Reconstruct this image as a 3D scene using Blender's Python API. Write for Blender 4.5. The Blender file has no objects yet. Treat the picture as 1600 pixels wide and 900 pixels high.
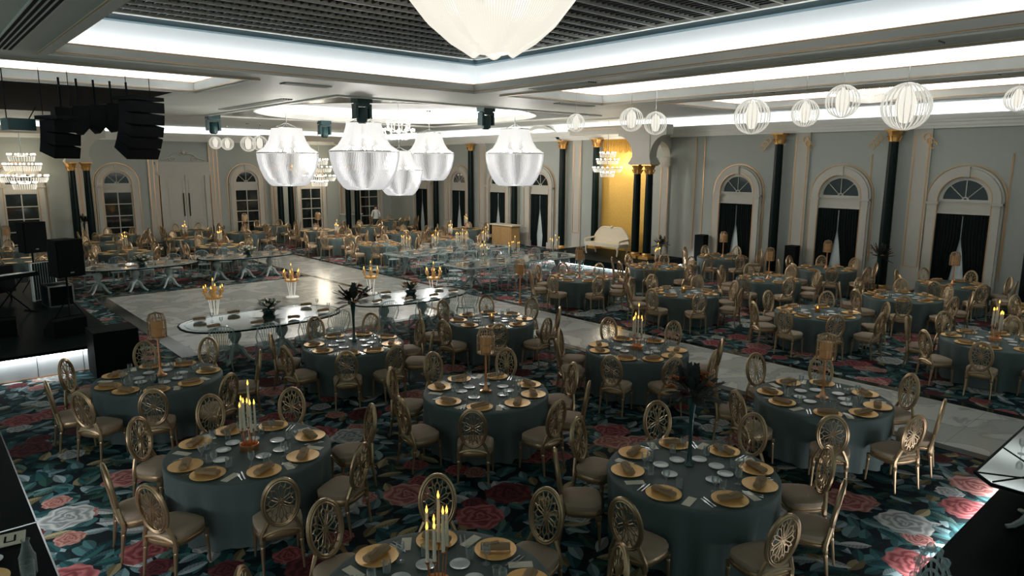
import bpy, math, random
from mathutils import Vector, Matrix, Euler
R = random.Random(7)
PI = math.pi
sc = bpy.context.scene
COL = sc.collection

# ------------------------------------------------------------------ camera, world, exposure, large lights
cam_d = bpy.data.cameras.new('camera'); cam = bpy.data.objects.new('camera', cam_d); COL.objects.link(cam)
cam_d.sensor_width = 36; cam_d.lens = 1083.4 / 1600 * 36; cam_d.clip_start = .05; cam_d.clip_end = 200
def set_camera():
    pitch, yaw, roll = (math.radians(a) for a in (9.96, 48.51, .265))
    cp, sp = math.cos(pitch), math.sin(pitch)
    fw = Vector((math.cos(yaw) * cp, math.sin(yaw) * cp, -sp)); rt = Vector((math.sin(yaw), -math.cos(yaw), 0)); up = rt.cross(fw)
    c, s = math.cos(roll), math.sin(roll)
    rt, up = c * rt + s * up, -s * rt + c * up
    m = Matrix((rt, up, -fw)).transposed().to_4x4(); m.translation = (0, 0, 3.97)
    cam.matrix_world = m
set_camera()
sc.camera = cam
sc.view_settings.view_transform = 'Standard'; sc.view_settings.look = 'None'
sc.view_settings.gamma = 1; sc.view_settings.use_curve_mapping = False
EXPOSURE = 0.0
sc.view_settings.exposure = EXPOSURE
W = bpy.data.worlds.new('world'); sc.world = W; W.use_nodes = True
W.node_tree.nodes['Background'].inputs[0].default_value = (.44, .58, .545, 1)
W.node_tree.nodes['Background'].inputs[1].default_value = .56
COVE = 8.0          # radiance-like factor of the LED coves (watts per square metre of strip)
COOL = (.93, .97, 1.0); WARM = (1.0, .86, .66); NEUT = (1.0, .95, .88)
def area(name, loc, size, direction, watts, color=COOL, rz=0.0):
    d = bpy.data.lights.new(name, 'AREA'); d.shape = 'RECTANGLE'; d.size, d.size_y = size; d.energy = watts; d.color = color
    o = bpy.data.objects.new(name, d); COL.objects.link(o); o.location = loc
    z = -Vector(direction).normalized()
    x = Vector((math.cos(rz), math.sin(rz), 0)); y = z.cross(x).normalized(); x = y.cross(z)
    o.rotation_euler = Matrix((x, y, z)).transposed().to_euler()
    return o
def cove_x(x, y0, y1, z, sx, k=1.0):       # a strip running along y that shines up and towards sx
    area('cove_strip_light', (x, (y0 + y1) / 2, z), (y1 - y0, .10), (sx * .5, 0, .85), COVE * (y1 - y0) * k, rz=PI / 2)
def cove_y(y, x0, x1, z, sy, k=1.0):
    area('cove_strip_light', ((x0 + x1) / 2, y, z), (x1 - x0, .10), (0, sy * .5, .85), COVE * (x1 - x0) * k, rz=0)
ZC = 5.9; XR = 24.0; YB = 39.0; X0 = -4.0; Y0 = -5.0; ZT = 7.3
COFFERS = [  # x0,x1,y0,y1, lip height, strength
    (2.35, 11.75, -1.0, 14.83, .19, .62), (13.0, 16.85, -1.5, 14.83, .26, 1.0), (18.0, 21.95, -1.5, 13.25, .22, .8), (-2.5, 6.3, 16.2, 19.95, .24, 1.0)]
for (x0, x1, y0, y1, lh, k) in COFFERS:
    cove_x(x1 + .16, y0, y1, ZC + .08, 1, k); cove_x(x0 - .16, y0, y1, ZC + .08, -1, k)
    cove_y(y1 + .16, x0, x1, ZC + .08, 1, k); cove_y(y0 - .16, x0, x1, ZC + .08, -1, k)
cove_x(XR - .17, 2.5, 22.0, 5.60, 1, .35); cove_x(XR - .17, 22.0, YB - .3, 5.60, 1, .35); cove_y(YB - .17, X0, XR - .3, 5.60, 1, .35)
CIRC = (15.0, 23.6, 5.25)
for k in range(10):
    a = (k + .5) / 10 * 2 * PI
    area('cove_strip_light', (CIRC[0] + (CIRC[2] + .16) * math.cos(a), CIRC[1] + (CIRC[2] + .16) * math.sin(a), ZC + .08), (3.3, .10), (math.cos(a) * .8, math.sin(a) * .8, .7), COVE * 3.3 * 2.6, rz=a + PI / 2)

# ------------------------------------------------------------------ mesh builder
class MB:
    def __init__(s): s.v = []; s.f = []
    def box(s, c, d, rz=0.0, m=None):
        cx, cy, cz = c; x, y, z = d[0] / 2, d[1] / 2, d[2] / 2; b = len(s.v); ca, sa = math.cos(rz), math.sin(rz)
        for px, py, pz in ((-x, -y, -z), (x, -y, -z), (x, y, -z), (-x, y, -z), (-x, -y, z), (x, -y, z), (x, y, z), (-x, y, z)):
            p = Vector((cx + px * ca - py * sa, cy + px * sa + py * ca, cz + pz)); s.v.append(m @ p if m else p)
        s.f += [tuple(b + i for i in q) for q in ((0, 3, 2, 1), (4, 5, 6, 7), (0, 1, 5, 4), (1, 2, 6, 5), (2, 3, 7, 6), (3, 0, 4, 7))]
        return s
    def bb(s, x0, x1, y0, y1, z0, z1): return s.box(((x0 + x1) / 2, (y0 + y1) / 2, (z0 + z1) / 2), (x1 - x0, y1 - y0, z1 - z0))
    def quad(s, *p):
        b = len(s.v); s.v += [Vector(q) for q in p]; s.f.append(tuple(range(b, b + len(p)))); return s
    def lathe(s, prof, n=16, c=(0, 0, 0), cap=True, mod=None):
        b = len(s.v)
        for r, z in prof:
            for i in range(n):
                a = 2 * PI * i / n; rr = r * (mod(a, z) if mod else 1)
                s.v.append(Vector((c[0] + rr * math.cos(a), c[1] + rr * math.sin(a), c[2] + z)))
        for j in range(len(prof) - 1):
            for i in range(n):
                k = (i + 1) % n; s.f.append((b + j * n + i, b + j * n + k, b + (j + 1) * n + k, b + (j + 1) * n + i))
        if cap:
            s.f.append(tuple(b + i for i in reversed(range(n)))); e = b + (len(prof) - 1) * n; s.f.append(tuple(e + i for i in range(n)))
        return s
    def path(s, pts, r, n=6, closed=False, flat=None):
        P = [Vector(p) for p in pts]; m = len(P); b = len(s.v); ref = None
        rad = r if isinstance(r, (list, tuple)) else [r] * m
        for i, p in enumerate(P):
            if closed: t = P[(i + 1) % m] - P[i - 1]
            else: t = P[min(i + 1, m - 1)] - P[max(i - 1, 0)]
            t.normalize()
            if ref is None: ref = Vector((0, 0, 1)) if abs(t.z) < .9 else Vector((1, 0, 0))
            x = ref - t * ref.dot(t)
            if x.length < 1e-5: x = t.orthogonal()
            x.normalize(); ref = x; y = t.cross(x)
            for k in range(n):
                a = 2 * PI * k / n + PI / n; s.v.append(p + (x * math.cos(a) + y * math.sin(a)) * rad[i])
        rng = m if closed else m - 1
        for i in range(rng):
            j = (i + 1) % m
            for k in range(n):
                l = (k + 1) % n; s.f.append((b + i * n + k, b + i * n + l, b + j * n + l, b + j * n + k))
        if not closed:
            s.f.append(tuple(b + k for k in reversed(range(n)))); s.f.append(tuple(b + (m - 1) * n + k for k in range(n)))
        return s
    def tube(s, a, b_, r, n=8): return s.path([a, b_], r, n)
    def prism(s, poly, z0, z1):
        n = len(poly); b = len(s.v)
        s.v += [Vector((x, y, z0)) for x, y in poly] + [Vector((x, y, z1)) for x, y in poly]
        s.f.append(tuple(b + i for i in reversed(range(n)))); s.f.append(tuple(b + n + i for i in range(n)))
        for i in range(n):
            k = (i + 1) % n; s.f.append((b + i, b + k, b + n + k, b + n + i))
        return s
    def ball(s, c, r, n=10, m=6, sz=1.0):
        prof = [(max(r * math.sin(PI * j / m), 1e-4), -r * sz * math.cos(PI * j / m)) for j in range(m + 1)]
        return s.lathe(prof, n, c, cap=False)
    def xf(s, M, start=0):
        for i in range(start, len(s.v)): s.v[i] = M @ s.v[i]
        return s
    def add(s, o, M=None):
        b = len(s.v); s.v += [M @ p for p in o.v] if M else list(o.v); s.f += [tuple(b + i for i in q) for q in o.f]; return s
    def mesh(s, name, mat, angle=.7):
        me = bpy.data.meshes.new(name); me.from_pydata([tuple(p) for p in s.v], [], s.f); me.validate()
        me.polygons.foreach_set('use_smooth', [True] * len(me.polygons)); me.set_sharp_from_angle(angle=angle)
        me.materials.append(mat); return me
    def build(s, name, mat, parent=None, loc=None, rz=0.0, angle=.7):
        o = bpy.data.objects.new(name, s.mesh(name, mat, angle)); COL.objects.link(o)
        if parent: o.parent = parent
        if loc: o.location = loc
        if rz: o.rotation_euler.z = rz
        return o
def inst(name, me, parent=None, loc=(0, 0, 0), rz=0.0):
    o = bpy.data.objects.new(name, me); COL.objects.link(o); o.location = loc; o.rotation_euler.z = rz
    if parent: o.parent = parent
    return o
def tag(o, label, cat, group=None):
    o['label'] = label; o['category'] = cat
    if group: o['group'] = group
    return o
def thing(name, label, cat, loc=(0, 0, 0), rz=0.0, group=None):
    o = bpy.data.objects.new(name, None); COL.objects.link(o); o.location = loc; o.rotation_euler = (0, 0, rz); o.empty_display_size = .1
    return tag(o, label, cat, group)
def struct(o): o['kind'] = 'structure'; return o
def structE(name, loc=(0, 0, 0), rz=0.0):
    o = bpy.data.objects.new(name, None); COL.objects.link(o); o.location = loc; o.rotation_euler = (0, 0, rz); return struct(o)

# ------------------------------------------------------------------ materials
def mat(name, col, rough=.6, metal=0.0, spec=.5, emit=None, es=0.0, trans=0.0, alpha=1.0, bump=None, coat=0.0, var=None):
    m = bpy.data.materials.new(name); m.use_nodes = True; nt = m.node_tree; b = nt.nodes['Principled BSDF']
    b.inputs['Base Color'].default_value = (*col, 1); b.inputs['Roughness'].default_value = rough; b.inputs['Metallic'].default_value = metal
    b.inputs['Specular IOR Level'].default_value = spec; b.inputs['Coat Weight'].default_value = coat
    if emit: b.inputs['Emission Color'].default_value = (*emit, 1); b.inputs['Emission Strength'].default_value = es; m.cycles.emission_sampling = 'NONE'
    if trans: b.inputs['Transmission Weight'].default_value = trans
    if alpha < 1: b.inputs['Alpha'].default_value = alpha
    tc = nt.nodes.new('ShaderNodeTexCoord')
    n = nt.nodes.new('ShaderNodeTexNoise'); n.inputs['Scale'].default_value = (var or (0, 6))[1]; nt.links.new(tc.outputs['Object'], n.inputs['Vector'])
    if var:                                   # mild mottling of the base colour
        hs = nt.nodes.new('ShaderNodeMix'); hs.data_type = 'RGBA'; k = var[0]
        hs.inputs[6].default_value = (*[c * (1 - k) for c in col], 1); hs.inputs[7].default_value = (*[min(1, c * (1 + k)) for c in col], 1)
        nt.links.new(n.outputs['Fac'], hs.inputs[0]); nt.links.new(hs.outputs[2], b.inputs['Base Color'])
    if bump:
        bp = nt.nodes.new('ShaderNodeBump'); n2 = nt.nodes.new('ShaderNodeTexNoise'); n2.inputs['Scale'].default_value = bump[1]
        bp.inputs['Strength'].default_value = bump[0]; bp.inputs['Distance'].default_value = .01
        nt.links.new(tc.outputs['Object'], n2.inputs['Vector']); nt.links.new(n2.outputs['Fac'], bp.inputs['Height']); nt.links.new(bp.outputs[0], b.inputs['Normal'])
    return m
def clear_mat(name, col, rough=.05, mix=.65, tint=(1, 1, 1)):   # clear acrylic: see-through plus sheen
    m = bpy.data.materials.new(name); m.use_nodes = True; nt = m.node_tree; b = nt.nodes['Principled BSDF']; out = nt.nodes['Material Output']
    b.inputs['Base Color'].default_value = (*col, 1); b.inputs['Roughness'].default_value = rough
    t = nt.nodes.new('ShaderNodeBsdfTransparent'); t.inputs[0].default_value = (*tint, 1)
    lw = nt.nodes.new('ShaderNodeLayerWeight'); lw.inputs['Blend'].default_value = .35
    mr = nt.nodes.new('ShaderNodeMapRange'); mr.inputs[3].default_value = 1 - mix; mr.inputs[4].default_value = .95
    mx = nt.nodes.new('ShaderNodeMixShader')
    nt.links.new(lw.outputs['Facing'], mr.inputs[0]); nt.links.new(mr.outputs[0], mx.inputs[0]); nt.links.new(t.outputs[0], mx.inputs[1]); nt.links.new(b.outputs[0], mx.inputs[2]); nt.links.new(mx.outputs[0], out.inputs[0])
    return m
M = {}
M['soffit'] = mat('ceiling paint', (.70, .725, .68), .55, var=(.04, .4))
M['stagefront'] = mat('stage front panel', (.42, .44, .44), .5, var=(.15, 3))
M['white'] = mat('white cove paint', (.86, .87, .87), .7, var=(.02, .5))
M['lip'] = mat('moulding paint', (.76, .755, .70), .5, var=(.04, 2))
M['blue'] = mat('band in blue led tint', (.075, .125, .145), .5, var=(.04, 1))  # blue cast of the LED light is put into the band's colour
M['wall'] = mat('wall paint', (.36, .385, .345), .6, var=(.04, .6))
M['panelw'] = mat('pale moulding paint', (.47, .45, .39), .55, var=(.05, 2))
M['gold'] = mat('gilded line', (.62, .36, .17), .4, .7, var=(.1, 8))
M['goldwall'] = mat('gold mosaic wall', (.72, .44, .10), .38, .55, var=(.3, 26), bump=(.5, 40))
M['green'] = mat('dark green marble', (.003, .010, .009), .35, spec=.14, var=(.5, 3))
M['capital'] = mat('gilded capital', (.60, .34, .11), .4, .75, bump=(.6, 30))
M['lattice'] = mat('open cell ceiling slat', (.030, .030, .026), .6, var=(.1, 3))
M['lattice2'] = mat('ceiling carrier bar', (.24, .24, .205), .5, var=(.1, 3))
M['black'] = mat('matt black plenum', (.008, .010, .010), .8)
M['glossdark'] = mat('dark glossy ceiling panel', (.018, .030, .029), .22, spec=.22, var=(.4, .5))
M['woodceil'] = mat('dark stained ceiling panel', (.012, .012, .010), .8, spec=.03, var=(.5, .6))
M['marbleblk'] = mat('black granite strip', (.008, .012, .012), .12)
M['curtain'] = mat('dark green velvet', (.004, .010, .009), .9, spec=.2, var=(.3, 5))
M['sheer'] = mat('sheer white curtain', (.50, .56, .55), .8, var=(.06, 9))
M['nightglass'] = mat('night window glass', (.012, .018, .018), .06, spec=.8, var=(.5, 2))
M['chair'] = mat('antique gold lacquer', (.46, .325, .195), .33, .78, var=(.12, 14))
M['cushion'] = mat('taupe seat fabric', (.37, .28, .20), .8, bump=(.25, 180), var=(.06, 10))
M['cloth'] = mat('grey green tablecloth', (.086, .120, .115), .70, bump=(.2, 240), var=(.05, 6))
M['charger'] = mat('hammered gold charger', (1.0, .60, .21), .38, .32, bump=(.5, 60))
M['napkin'] = mat('taupe napkin', (.36, .23, .125), .8, bump=(.3, 90), var=(.08, 20))
M['porc'] = mat('white porcelain', (.72, .75, .74), .18, coat=.3)
M['paper'] = mat('cream paper sleeve', (.80, .74, .60), .7)
M['steel'] = mat('polished steel', (.72, .74, .74), .22, 1.0)
M['glass'] = clear_mat('clear glass', (.45, .48, .48), .04, .95, (.98, .99, .99))
M['acryl'] = clear_mat('clear acrylic', (.50, .60, .61), .08, .72, (.93, .97, .97))
M['mirror'] = mat('mirrored table top', (.56, .60, .59), .10, .9, var=(.1, 2))
M['pedestal'] = mat('pale lacquered pedestal', (.40, .47, .45), .35, var=(.08, 5))
M['copper'] = mat('copper', (.72, .34, .17), .28, .9, var=(.12, 12))
M['wax'] = mat('ivory candle wax', (.66, .60, .48), .5)
M['flame'] = mat('candle flame', (1, .6, .1), .5, emit=(1.0, .50, .07), es=3.2)
M['vase'] = mat('dark green glass vase', (.012, .055, .052), .15, coat=.5)
M['leaf'] = mat('dark feathery leaf', (.022, .030, .026), .7, var=(.4, 8))
M['leafg'] = mat('green foliage', (.05, .085, .045), .6, var=(.3, 8))
M['peach'] = mat('peach bloom', (.66, .30, .12), .7, var=(.2, 9))
M['burg'] = mat('burgundy bloom', (.10, .018, .022), .7, var=(.3, 9))
M['rosew'] = mat('cream rose', (.72, .66, .52), .7, var=(.12, 30))
M['lampgold'] = mat('pleated amber lamp shade', (.36, .20, .09), .45, .4, emit=(1.0, .45, .13), es=.06, var=(.15, 30))
M['blk'] = mat('black speaker cloth', (.004, .006, .006), .85, spec=.15, bump=(.3, 150))
M['blkgloss'] = mat('black lacquer', (.003, .008, .008), .55, spec=.04)
M['teal'] = mat('moving head plastic', (.012, .055, .058), .35)
M['ivory'] = mat('ivory carved wood', (.66, .58, .44), .45, var=(.06, 9))
M['honey'] = mat('honey coloured wood', (.42, .26, .11), .45, var=(.15, 6))
M['skin'] = mat('skin', (.45, .28, .20), .55); M['shirt'] = mat('white shirt', (.6, .6, .57), .8); M['trouser'] = mat('dark trousers', (.012, .02, .024), .8)
M['hair'] = mat('dark hair', (.012, .009, .008), .6)
M['led'] = mat('white led strip', (1, 1, 1), .5, emit=(.93, .98, 1), es=5)
M['chrome'] = mat('chrome', (.6, .6, .58), .15, 1.0)
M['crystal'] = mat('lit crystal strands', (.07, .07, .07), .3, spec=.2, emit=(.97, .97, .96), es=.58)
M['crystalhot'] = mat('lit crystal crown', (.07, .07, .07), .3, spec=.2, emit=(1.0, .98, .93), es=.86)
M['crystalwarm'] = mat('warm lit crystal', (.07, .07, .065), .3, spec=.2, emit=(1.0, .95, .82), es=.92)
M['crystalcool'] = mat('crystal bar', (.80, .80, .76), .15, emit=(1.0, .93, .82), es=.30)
M['bulb'] = mat('glowing bulb', (1, 1, 1), .4, emit=(1.0, .90, .74), es=5)

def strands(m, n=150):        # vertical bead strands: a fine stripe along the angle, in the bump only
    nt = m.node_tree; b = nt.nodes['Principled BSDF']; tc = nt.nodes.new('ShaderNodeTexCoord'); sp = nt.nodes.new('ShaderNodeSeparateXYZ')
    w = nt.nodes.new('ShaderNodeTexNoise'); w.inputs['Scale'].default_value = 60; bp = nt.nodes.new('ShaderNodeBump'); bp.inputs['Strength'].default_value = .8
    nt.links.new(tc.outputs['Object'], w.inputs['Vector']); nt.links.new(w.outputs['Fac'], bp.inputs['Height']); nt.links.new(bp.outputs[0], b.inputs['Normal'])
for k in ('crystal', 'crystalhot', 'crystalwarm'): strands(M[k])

def nodes(m): return m.node_tree.nodes, m.node_tree.links
def carpet():
    m = bpy.data.materials.new('floral carpet'); m.use_nodes = True; N, L = nodes(m); b = N['Principled BSDF']
    b.inputs['Roughness'].default_value = .9; b.inputs['Specular IOR Level'].default_value = .15
    tc = N.new('ShaderNodeTexCoord')
    def mth(op, a, b_=None, c=None, clamp=False):
        n = N.new('ShaderNodeMath'); n.operation = op; n.use_clamp = clamp
        for i, v in enumerate((a, b_, c)):
            if v is None: continue
            if isinstance(v, (int, float)): n.inputs[i].default_value = v
            else: L.new(v, n.inputs[i])
        return n.outputs[0]
    def ramp(fac, stops, interp='LINEAR'):
        r = N.new('ShaderNodeValToRGB'); r.color_ramp.interpolation = interp; e = r.color_ramp.elements
        while len(e) > 1: e.remove(e[0])
        e[0].position = stops[0][0]; e[0].color = (*stops[0][1], 1)
        for p, c in stops[1:]: q = e.new(p); q.color = (*c, 1)
        L.new(fac, r.inputs[0]); return r.outputs[0]
    def mix(f, a, b_):
        n = N.new('ShaderNodeMix'); n.data_type = 'RGBA'; L.new(f, n.inputs[0])
        for i, v in ((6, a), (7, b_)):
            if isinstance(v, tuple): n.inputs[i].default_value = (*v, 1)
            else: L.new(v, n.inputs[i])
        return n.outputs[2]
    def mapr(v, a, b_, c=0.0, d=1.0):
        n = N.new('ShaderNodeMapRange'); n.interpolation_type = 'SMOOTHSTEP'; L.new(v, n.inputs[0])
        for i, q in enumerate((a, b_, c, d)): n.inputs[i + 1].default_value = q
        return n.outputs[0]
    nz = N.new('ShaderNodeTexNoise'); nz.inputs['Scale'].default_value = 3.0; L.new(tc.outputs['Object'], nz.inputs['Vector'])
    def cells(scale, off, rand, warp=.05):
        a = N.new('ShaderNodeVectorMath'); a.operation = 'MULTIPLY_ADD'; L.new(nz.outputs['Color'], a.inputs[0]); a.inputs[1].default_value = (warp, warp, 0)
        L.new(tc.outputs['Object'], a.inputs[2])
        mp = N.new('ShaderNodeMapping'); mp.inputs['Location'].default_value = (off, off * 1.7, 0); mp.inputs['Scale'].default_value = (scale,) * 3; L.new(a.outputs[0], mp.inputs[0])
        v = N.new('ShaderNodeTexVoronoi'); v.voronoi_dimensions = '2D'; v.inputs['Scale'].default_value = 1; v.inputs['Randomness'].default_value = rand; L.new(mp.outputs[0], v.inputs['Vector'])
        s = N.new('ShaderNodeVectorMath'); s.operation = 'SUBTRACT'; L.new(mp.outputs[0], s.inputs[0]); L.new(v.outputs['Position'], s.inputs[1])
        x = N.new('ShaderNodeSeparateXYZ'); L.new(s.outputs[0], x.inputs[0]); c = N.new('ShaderNodeSeparateColor'); L.new(v.outputs['Color'], c.inputs[0])
        return x.outputs[0], x.outputs[1], v.outputs['Distance'], c.outputs
    def leaves(scale, off, ln, wd, stops, base, keep=1.0):
        x, y, d, c = cells(scale, off, .85, .04)
        an = mth('MULTIPLY', c[0], 6.283); ca, sa = mth('COSINE', an), mth('SINE', an)
        u = mth('ADD', mth('MULTIPLY', x, ca), mth('MULTIPLY', y, sa)); v = mth('SUBTRACT', mth('MULTIPLY', y, ca), mth('MULTIPLY', x, sa))
        half = mth('MULTIPLY', mth('SUBTRACT', 1.0, mth('POWER', mth('ABSOLUTE', mth('DIVIDE', u, ln)), 2.0)), wd)
        k = mapr(mth('SUBTRACT', half, mth('ABSOLUTE', v)), 0.0, .02)
        if keep < 1: k = mth('MULTIPLY', k, mth('LESS_THAN', c[2], keep))
        col = ramp(c[1], stops, 'CONSTANT')
        side = mth('MULTIPLY', mth('GREATER_THAN', v, 0.0), .55)
        rib = mth('MULTIPLY', mth('SINE', mth('ADD', mth('MULTIPLY', u, 55 / 1.0), mth('MULTIPLY', mth('ABSOLUTE', v), 40.0))), .12)
        sh = mth('ADD', mth('ADD', .58, side), rib)
        g = N.new('ShaderNodeVectorMath'); g.operation = 'SCALE'; L.new(col, g.inputs[0]); L.new(sh, g.inputs['Scale'])
        return mix(k, base, g.outputs[0])
    T = [(0, (.006, .030, .034)), (.22, (.016, .070, .072)), (.42, (.045, .120, .122)), (.58, (.11, .19, .20)), (.70, (.020, .060, .045)), (.80, (.20, .27, .28)), (.90, (.17, .14, .07))]
    col = leaves(2.9, 3.1, .58, .27, T, (.0035, .0085, .011))
    col = leaves(3.4, 61.3, .58, .26, T, col)
    col = leaves(3.9, 17.7, .55, .24, T, col, .9)
    col = leaves(2.8, 41.3, .50, .19, [(0, (.30, .25, .14)), (.18, (.016, .070, .072)), (.45, (.24, .30, .31)), (.62, (.06, .12, .10)), (.85, (.36, .38, .37))], col, .70)
    def roses(scale, off, rad, base, keep, pal):
        x, y, d, c = cells(scale, off, .75, .10)
        an = mth('ARCTAN2', y, x); ph = mth('MULTIPLY', c[0], 6.283)
        edge = mth('MULTIPLY', rad, mth('ADD', .92, mth('ADD', mth('MULTIPLY', .055, mth('SINE', mth('ADD', mth('MULTIPLY', an, 5.0), ph))), mth('MULTIPLY', .035, mth('SINE', mth('ADD', mth('MULTIPLY', an, 11.0), ph))))))
        r = mth('DIVIDE', d, edge)
        k = mth('MULTIPLY', mapr(r, 1.0, .95), mth('LESS_THAN', c[2], keep))
        w = mth('ADD', mth('MULTIPLY', mth('POWER', r, .75), 21.0), mth('MULTIPLY', 1.9, mth('SINE', mth('ADD', mth('MULTIPLY', an, mth('ADD', 3.0, mth('MULTIPLY', 2.0, mth('GREATER_THAN', r, .55)))), mth('MULTIPLY', r, 4.0)))))
        w = mth('ADD', w, an); petal = mth('ADD', .5, mth('MULTIPLY', .5, mth('SINE', w)))
        petal = mth('POWER', petal, 1.3); petal = mth('ADD', mth('MULTIPLY', petal, .72), mth('MULTIPLY', mth('POWER', r, 3.0), .42), clamp=True)
        dark = ramp(c[1], [(p, a) for p, a, _ in pal], 'CONSTANT'); lite = ramp(c[1], [(p, b_) for p, _, b_ in pal], 'CONSTANT')
        return mix(k, base, mix(petal, dark, lite))
    PAL = [(0, (.12, .020, .024), (.36, .12, .115)), (.28, (.20, .055, .052), (.50, .27, .235)), (.50, (.04, .009, .012), (.13, .034, .036)), (.68, (.15, .17, .17), (.50, .51, .48)), (.92, (.20, .065, .055), (.46, .25, .20))]
    col = roses(1.9, 5.2, .34, col, .42, PAL)
    col = roses(1.10, 23.4, .35, col, .62, PAL)
    L.new(col, b.inputs['Base Color']); return m
M['carpet'] = carpet()
def marble():
    m = bpy.data.materials.new('pale marble floor'); m.use_nodes = True; N, L = nodes(m); b = N['Principled BSDF']; tc = N.new('ShaderNodeTexCoord')
    n = N.new('ShaderNodeTexNoise'); n.inputs['Scale'].default_value = .9; n.inputs['Detail'].default_value = 8; n.inputs['Distortion'].default_value = 1.8; L.new(tc.outputs['Object'], n.inputs[0])
    r = N.new('ShaderNodeValToRGB'); e = r.color_ramp.elements; e[0].position = .44; e[0].color = (.40, .41, .375, 1); e[1].position = .53; e[1].color = (.52, .52, .475, 1); q = e.new(.485); q.color = (.33, .34, .32, 1)
    L.new(n.outputs['Fac'], r.inputs[0]); br = N.new('ShaderNodeTexBrick'); br.inputs['Scale'].default_value = 1.0; br.inputs['Mortar Size'].default_value = .004; br.offset = 0
    br.inputs['Brick Width'].default_value = 1.0; br.inputs['Row Height'].default_value = 1.0; L.new(tc.outputs['Object'], br.inputs['Vector']); br.inputs['Color1'].default_value = br.inputs['Color2'].default_value = (1, 1, 1, 1); br.inputs['Mortar'].default_value = (.6, .6, .58, 1)
    mx = N.new('ShaderNodeMix'); mx.data_type = 'RGBA'; mx.blend_type = 'MULTIPLY'; mx.inputs[0].default_value = 1; L.new(r.outputs[0], mx.inputs[6]); L.new(br.outputs['Color'], mx.inputs[7])
    L.new(mx.outputs[2], b.inputs['Base Color']); b.inputs['Roughness'].default_value = .18; b.inputs['Specular IOR Level'].default_value = .6
    return m
M['marble'] = marble()

# ------------------------------------------------------------------ floor
fl = struct(MB().bb(X0, XR + .1, Y0, YB + .1, -.1, 0).build('floor', M['carpet']))
n_trim = [0]
def trim(mb, m, parent=None, name=None, angle=.7):
    n_trim[0] += 1
    return struct(mb.build(name or 'trim_%d' % n_trim[0], m, parent, angle=angle))
# marble: aisle along y, dance floor beside it, black granite strip round both
DX0, DX1, DY0, DY1, AX0, AX1, AY1 = 4.45, 11.06, 15.2, 23.45, 11.06, 13.15, 30.2
trim(MB().prism([(AX0, Y0), (AX1, Y0), (AX1, AY1), (AX0, AY1), (AX0, DY1), (DX0, DY1), (DX0, DY0), (AX0, DY0)], 0, .006), M['marble'], name='floor_marble')
b = MB(); e = .2
for x0, x1, y0, y1 in ((AX1, AX1 + e, Y0, AY1 + e), (AX0 - e, AX0, Y0, DY0), (AX0 - e, AX0, DY1 + e, AY1 + e), (AX0, AX1, AY1, AY1 + e), (DX0 - .34, AX0, DY1, DY1 + e), (DX0 - .34, DX0, DY0 - e, DY1), (DX0, AX0 - e, DY0 - e, DY0), (AX0 - .09, AX0 + .09, DY0, DY1)):
    b.bb(x0, x1, y0, y1, 0, .008)
trim(b, M['marbleblk'], name='floor_border')

# ------------------------------------------------------------------ walls
wr = struct(MB().bb(XR, XR + .2, Y0, YB + .2, 0, ZT).build('wall_right', M['wall']))
wb = struct(MB().bb(X0, XR + .2, YB, YB + .2, 0, ZT).build('wall_back', M['wall']))
def wframe(side, u):     # matrix: local x along the wall, local -y towards the room, z up
    if side == 'r': return Matrix.Translation((XR, u, 0)) @ Matrix.Rotation(-PI / 2, 4, 'Z')    # local x -> -y world, local -y -> -x
    return Matrix.Translation((u, YB, 0))
def arc(r, z, n=24, a0=0, a1=PI, y=0): return [(r * math.cos(a0 + (a1 - a0) * i / n), y, z + r * math.sin(a0 + (a1 - a0) * i / n)) for i in range(n + 1)]
def archband(r0, r1, zs, zb, y0, y1, n=24):   # solid jambs plus half ring between radii r0 and r1, thickness y0..y1 (towards the room is negative)
    m = MB(); inner = [(r0, zb)] + [(r0 * math.cos(PI * i / n), zs + r0 * math.sin(PI * i / n)) for i in range(n + 1)] + [(-r0, zb)]
    outer = [(r1, zb)] + [(r1 * math.cos(PI * i / n), zs + r1 * math.sin(PI * i / n)) for i in range(n + 1)] + [(-r1, zb)]
    k = len(inner)
    for y in (y0, y1):
        m.v += [Vector((x, y, z)) for x, z in inner] + [Vector((x, y, z)) for x, z in outer]
    for i in range(k - 1):
        a, c = i, i + 1; o = k; B = 2 * k
        m.f += [(a, c, o + c, o + a), (B + a, B + o + a, B + o + c, B + c), (a, B + a, B + c, c), (o + a, o + c, B + o + c, B + o + a)]
    for i in (0, k - 1): m.f.append((i, k + i, 3 * k + i, 2 * k + i))
    return m
n_win = [0]
ZS = 3.03
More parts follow.
